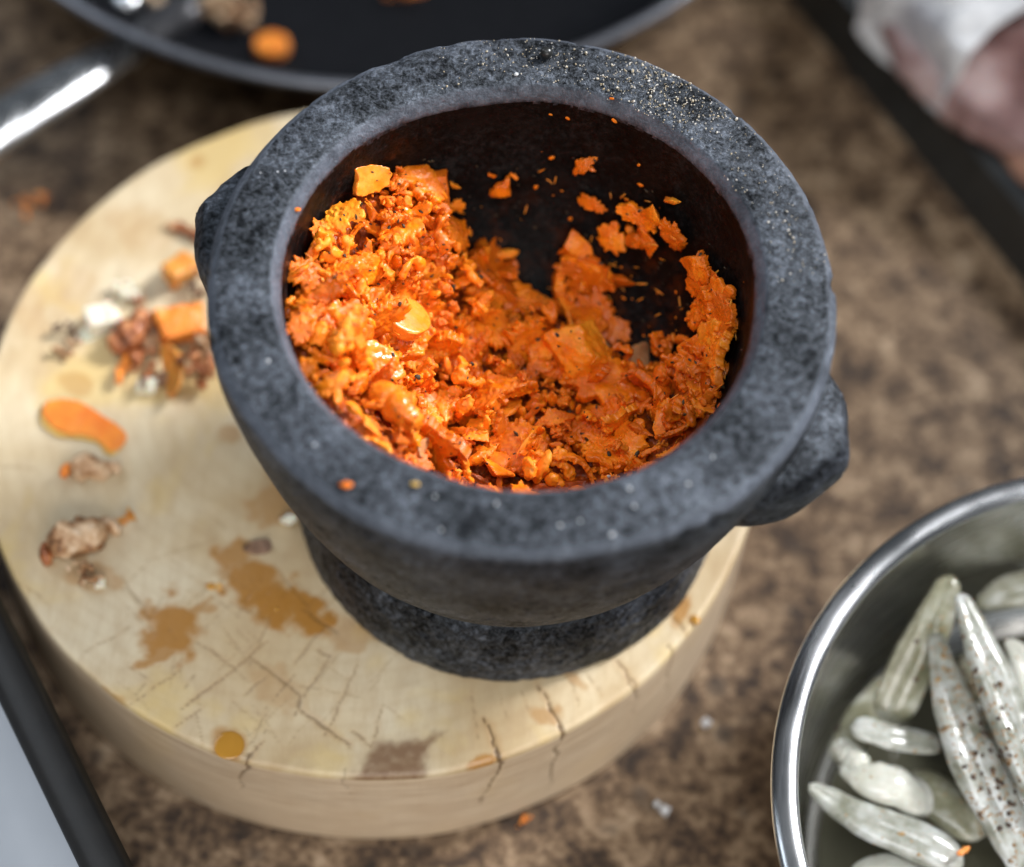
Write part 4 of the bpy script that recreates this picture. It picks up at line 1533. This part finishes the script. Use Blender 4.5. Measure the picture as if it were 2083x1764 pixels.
def meat(nm, px, py, z, r3, rot, m, seed, lab, cat):
    me = blobs([((0, 0, 0), (r3[0], r3[1], r3[2]), (0, 0, 0)), ((r3[0] * .45, r3[1] * .3, r3[2] * .1), (r3[0] * .6, r3[1] * .7, r3[2] * .9), (0, 0, .4))], min(r3) * .16)
    displace(me, min(r3) * .28, .5 / min(r3), 4, seed)
    me.materials.append(m)
    P = at(px, py, z)
    o = link(nm, me, None, None, (P.x, P.y, z))
    o.rotation_euler = (0, 0, rot)
    tag(o, lab, cat)


meat('meat_cut', 2088, 150, .028, (.058, .036, .014), -.62, M['meat'], 81, 'greyish mauve cut of raw meat on the black tray under white wrap', 'meat')
meat('meat_cut', 1962, 205, .022, (.015, .011, .009), -.9, M['meat'], 82, 'small mauve flap of meat sticking out at the lower edge of the larger cut', 'meat')
meat('meat_cut', 2122, 285, .024, (.046, .017, .011), -.98, M['meat_pink'], 83, 'salmon-pink piece of meat at the right edge of the photo on the black tray', 'meat')
meat('meat_cut', 1868, 112, .026, (.010, .007, .006), -.9, M['meat_pink'], 84, 'small pink end of meat showing under the lower left edge of the wrap', 'meat')
# crumpled wrap over the meat
g = 90
u_, v_ = np.meshgrid(np.linspace(0, 1, g), np.linspace(0, 1, g))
pts_ = {}
c00, c10, c01, c11 = at(1748, -14, .036), at(1928, 160, .046), at(1990, -330, .050), at(2260, -85, .056)
A_ = [np.array(q) for q in (c00, c10, c01, c11)]
G = (A_[0][None, None] * ((1 - u_) * (1 - v_))[..., None] + A_[1][None, None] * (u_ * (1 - v_))[..., None] + A_[2][None, None] * ((1 - u_) * v_)[..., None] + A_[3][None, None] * (u_ * v_)[..., None])
Vw = G.reshape(-1, 3)
Vw[:, 2] += .007 * np.abs(fbm(Vw * 42, 3, 91)) + .010 * np.sin(math.pi * v_.ravel()) - .020 * smooth(.12, 0, v_.ravel())
Vw[:, :2] += np.stack([fbm(Vw * 50, 3, 92), fbm(Vw * 50, 3, 93)], -1) * .003
i = np.arange(g - 1)[:, None]
j = np.arange(g - 1)[None, :]
F = np.stack([i * g + j, i * g + j + 1, (i + 1) * g + j + 1, (i + 1) * g + j], -1).reshape(-1, 4)
wr = link('wrapping_paper', mesh_from('wrapping_paper', Vw, F), M['wrap'])
md = wr.modifiers.new('thickness', 'SOLIDIFY')
md.thickness = .0006
tag(wr, 'crumpled white wrapping sheet lying over the meat on the black tray', 'wrapping')

# ------------------------------------------------------------------ steel bowl with strips
WX, WY, WZ, WR = .1831, -.0902, .070, .1051
sb = empty('steel_bowl', (WX, WY, 0))
tag(sb, 'round stainless steel bowl holding peppered pale strips at lower right', 'bowl')
ip = chaikin([(.0004, .0030), (.070, .0030), (.083, .0050), (.091, .014), (.0955, .035), (.0985, .060), (.0995, .0685)], 2)
V, F = lathe(resample(ip, .002), 200)
link('inside', mesh_from('inside', V, F), M['steel'], sb)
op = chaikin([(.0004, .0008), (.070, .0008), (.084, .0022), (.093, .013), (.0975, .035), (.1005, .060), (.1012, .0680)], 2)
V, F = lathe(resample(op, .002), 200)
link('outside', mesh_from('outside', V, F[:, ::-1]), M['steel'], sb)
V, F = lathe([(.1014 + .0038 * math.cos(q), .0690 + .0020 * math.sin(q)) for q in np.linspace(0, 2 * math.pi, 17)], 240)
link('rolled_rim', mesh_from('rolled_rim', V, F), M['chrome'], sb)
V, F = lathe([(.0004, .0062), (.06, .0062), (.0842, .0062)], 120)
Vn = V.copy()
Vn[:, 2] += .0006 * fbm(V * 60, 2, 6)
br_ = link('brine', mesh_from('brine', Vn, F), M['brine'], None, (WX, WY, 0))
tag(br_, 'shallow olive brine pooled in the bottom of the steel bowl', 'brine')

ST = [('olive', [(1938, 1172, .050), (1900, 1265, .046), (1850, 1360, .036), (1800, 1470, .026)], [.0022, .0044, .0048, .0045], .25, 'long olive strip leaning against the bowl wall with a bend near its top'),
      ('pale', [(1905, 1285, .046), (1925, 1400, .044), (1975, 1540, .040), (2040, 1660, .036), (2110, 1800, .030)], [.0014, .0042, .0058, .0055, .0045], .30, 'widest pale grey strip running down the middle, heavily peppered'),
      ('pale', [(1952, 1205, .056), (1985, 1290, .054), (2030, 1400, .050), (2085, 1540, .046), (2130, 1650, .042)], [.0014, .0038, .0048, .0048, .0040], .30, 'pale peppered strip right of the widest one, starting at the same crossing'),
      ('pale', [(1730, 1478, .036), (1790, 1494, .036), (1850, 1506, .034), (1915, 1516, .030)], [.0030, .0031, .0028, .0026], .30, 'short thin strip lying crosswise above the ribbed white one'),
      ('white', [(1706, 1556, .030), (1755, 1578, .033), (1820, 1600, .033), (1900, 1640, .026)], [.0016, .0042, .0050, .0042], .10, 'plump ribbed white piece with a notched tip at the left'),
      ('white', [(1696, 1512, .029), (1722, 1526, .029), (1760, 1545, .027)], [.0024, .0029, .0024], .10, 'small white tip poking out above the ribbed white piece'),
      ('pale', [(1646, 1596, .030), (1710, 1640, .032), (1790, 1680, .032), (1870, 1712, .032), (1960, 1760, .030)], [.0012, .0034, .0046, .0048, .0040], .25, 'long smooth strip at the lower left with its tip near the bowl wall'),
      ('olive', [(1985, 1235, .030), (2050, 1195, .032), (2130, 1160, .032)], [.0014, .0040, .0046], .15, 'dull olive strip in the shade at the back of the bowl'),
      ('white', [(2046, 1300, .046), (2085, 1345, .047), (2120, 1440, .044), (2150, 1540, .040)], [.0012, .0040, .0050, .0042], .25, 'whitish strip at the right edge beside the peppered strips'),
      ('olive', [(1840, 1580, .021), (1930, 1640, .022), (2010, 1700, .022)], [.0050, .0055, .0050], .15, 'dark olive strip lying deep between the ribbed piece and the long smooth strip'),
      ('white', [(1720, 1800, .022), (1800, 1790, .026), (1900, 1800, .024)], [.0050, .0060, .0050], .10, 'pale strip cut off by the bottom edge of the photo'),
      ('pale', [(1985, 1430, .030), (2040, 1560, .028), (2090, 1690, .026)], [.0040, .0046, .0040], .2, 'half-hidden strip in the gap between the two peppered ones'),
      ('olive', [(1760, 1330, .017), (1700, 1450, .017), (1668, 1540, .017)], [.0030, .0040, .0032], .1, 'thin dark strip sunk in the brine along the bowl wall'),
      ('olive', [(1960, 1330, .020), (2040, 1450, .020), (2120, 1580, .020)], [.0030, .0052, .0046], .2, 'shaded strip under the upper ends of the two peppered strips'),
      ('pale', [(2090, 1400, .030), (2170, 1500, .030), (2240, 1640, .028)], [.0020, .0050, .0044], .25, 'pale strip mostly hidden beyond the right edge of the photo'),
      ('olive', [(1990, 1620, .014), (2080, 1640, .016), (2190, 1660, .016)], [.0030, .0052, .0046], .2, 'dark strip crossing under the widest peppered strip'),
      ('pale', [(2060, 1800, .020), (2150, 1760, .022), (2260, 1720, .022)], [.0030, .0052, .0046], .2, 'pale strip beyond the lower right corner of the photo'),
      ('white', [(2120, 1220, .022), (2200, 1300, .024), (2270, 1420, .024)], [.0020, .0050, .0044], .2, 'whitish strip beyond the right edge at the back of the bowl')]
for k, (kind, pts, radii, gr_, lab) in enumerate(ST):
    path = [at(px, py, z_) for (px, py, z_) in pts]
    for p_, r_ in zip(path, radii):     # keep every strip inside the bowl
        zz = np.array([b for a, b in ip])
        lim = float(np.interp(p_.z - .003, zz, np.array([a for a, b in ip]))) - 1.45 * r_ - .0012
        d_ = math.hypot(p_.x - WX, p_.y - WY)
        if d_ > lim:
            p_.x, p_.y = WX + (p_.x - WX) * lim / d_, WY + (p_.y - WY) * lim / d_
    me = cap(tube(path, [r_ * (1.30 if k in (4, 5) else 1.40) for r_ in radii], 32, .56, gr_ * 1.1, Vector((.25, .1, 1)), .0007, 90 + k))
    if k == 4:      # ribs and a second toe beside the notched tip
        toe = cap(tube([path[0] + Vector((-.001, .0035, .0005)), path[0] + Vector((.004, .003, .0015)), path[1]], [.0028, .0038, .0040], 16, .8))
        bm = bmesh.new()
        bm.from_mesh(me)
        bm.from_mesh(toe)
        bm.to_mesh(me)
        bm.free()
        me.polygons.foreach_set('use_smooth', np.ones(len(me.polygons), dtype=bool))
        V, N = coords(me), normals(me)
        ax = np.array(path[-1] - path[0])
        ax /= np.linalg.norm(ax)
        s_ = (V - np.array(path[0])) @ ax
        setco(me, V + N * (.00034 * np.sin(s_ * 4200))[:, None])
    c_ = path[len(path) // 2].copy()
    V = coords(me) - np.array(c_)
    setco(me, V)
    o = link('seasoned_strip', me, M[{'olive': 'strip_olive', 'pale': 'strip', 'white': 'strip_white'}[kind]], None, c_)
    tag(o, lab, 'food strip', 'peppered strips in the steel bowl')
me = var_strip(777)
me.materials.append(M['peel_orange'])
o = link('carrot_shred', me, None, None, at(1962, 1730, .036))
o.scale = (.0055,) * 3
o.rotation_euler = (.2, .3, .7)
tag(o, 'tiny orange carrot shred lying between strips in the steel bowl', 'carrot shred')

dg = bpy.context.evaluated_depsgraph_get()
dg.update()
PP = [small(2, .22, 2.2, 580 + k, (1, random.uniform(.7, 1), random.uniform(.6, .9))) for k in range(5)]
buck = {'pepper_grains': [], 'pepper_dust': []}
for k in range(760):
    if random.random() < .90:
        u1 = random.random()
        px = 1925 + u1 * 170 + random.gauss(0, 42)
        py = 1330 + u1 * 380 + random.gauss(0, 60)
    else:
        px, py = random.uniform(1660, 2083), random.uniform(1250, 1764)
    P, n_ = drop(px, py)
    if P is None or P.z < .012 or math.hypot(P.x - WX, P.y - WY) > .094:
        continue
    if random.random() < .14:
        s_, b = random.uniform(.0012, .0026), 'pepper_grains'
    else:
        s_, b = random.uniform(.0005, .0012), 'pepper_dust'
    buck[b].append((P + n_ * s_ * .2, s_, tuple(RNG.uniform(0, 6.28, 3)), int(RNG.integers(5))))
o = link('pepper_grains', joined('pepper_grains', None, buck['pepper_grains'], PP), M['pepper'])
tag(o, 'coarse black and brown cracked pepper grains on the strips in the steel bowl', 'pepper grains', None, 'stuff')
o = link('pepper_dust', joined('pepper_dust', None, buck['pepper_dust'], PP), M['seed'])
tag(o, 'fine golden seasoning dusted over the strips in the steel bowl', 'seasoning', None, 'stuff')

# ------------------------------------------------------------------ black-rimmed dish at the lower left
DZ = .055
pa, pb = at(0, 1200, DZ), at(280, 1764, DZ)
pa2, pb2 = at(0, 1420, DZ), at(190, 1764, DZ)
dx = Vector((pb.x - pa.x, pb.y - pa.y, 0)).normalized()
dn = Vector((-dx.y, dx.x, 0))
if dn.dot(Vector((-1, -1, 0))) < 0:
    dn = -dn
w_rim = abs((pa2 - pa).dot(dn))
dish = empty('rimmed_dish', (pa.x, pa.y, 0), math.atan2(dx.y, dx.x))
tag(dish, 'dish with a broad black rim and pale grey inside at the lower left corner', 'dish')
sg = 1 if (Matrix.Rotation(dish.rotation_euler.z, 3, 'Z') @ Vector((0, 1, 0))).dot(dn) > 0 else -1


def rect_rings(spec, x0, x1, y0, y1):
    bm = bmesh.new()
    rr_ = []
    for (ins_, z_) in spec:
        ring = []
        for (cx_, cy_, a0) in ((x1, y0, -90), (x1, y1, 0), (x0, y1, 90), (x0, y0, 180)):
            rc = max(.004, .03 - ins_ * .7)
            ccx = cx_ - math.copysign(rc + ins_, cx_ - (x0 + x1) / 2)
            ccy = cy_ - math.copysign(rc + ins_, cy_ - (y0 + y1) / 2)
            for q in range(8):
                an = math.radians(a0 + 90 * q / 7)
                ring.append(bm.verts.new((ccx + rc * math.cos(an), sg * (ccy + rc * math.sin(an)), z_)))
        rr_.append(ring)
    for r0, r1 in zip(rr_[:-1], rr_[1:]):
        n = len(r0)
        for q in range(n):
            bm.faces.new((r0[q], r0[(q + 1) % n], r1[(q + 1) % n], r1[q]))
    return bm, rr_


bm, rr_ = rect_rings([(.030, .0006), (.012, .012), (.003, DZ - .006), (.0008, DZ - .002), (.004, DZ), (w_rim * .8, DZ - .0005), (w_rim, DZ - .002), (w_rim + .001, DZ - .006)], -.14, .20, 0, .22)
bm.faces.new(rr_[0][::-1])
link('rim', bm_mesh('rim', bm), M['dish_black'], dish)
bm, rr_ = rect_rings([(w_rim + .0005, DZ - .004), (w_rim + .004, DZ - .009), (w_rim + .012, DZ - .011)], -.14, .20, 0, .22)
bm.faces.new(rr_[-1])
link('inside', bm_mesh('inside', bm), M['dish_grey'], dish)
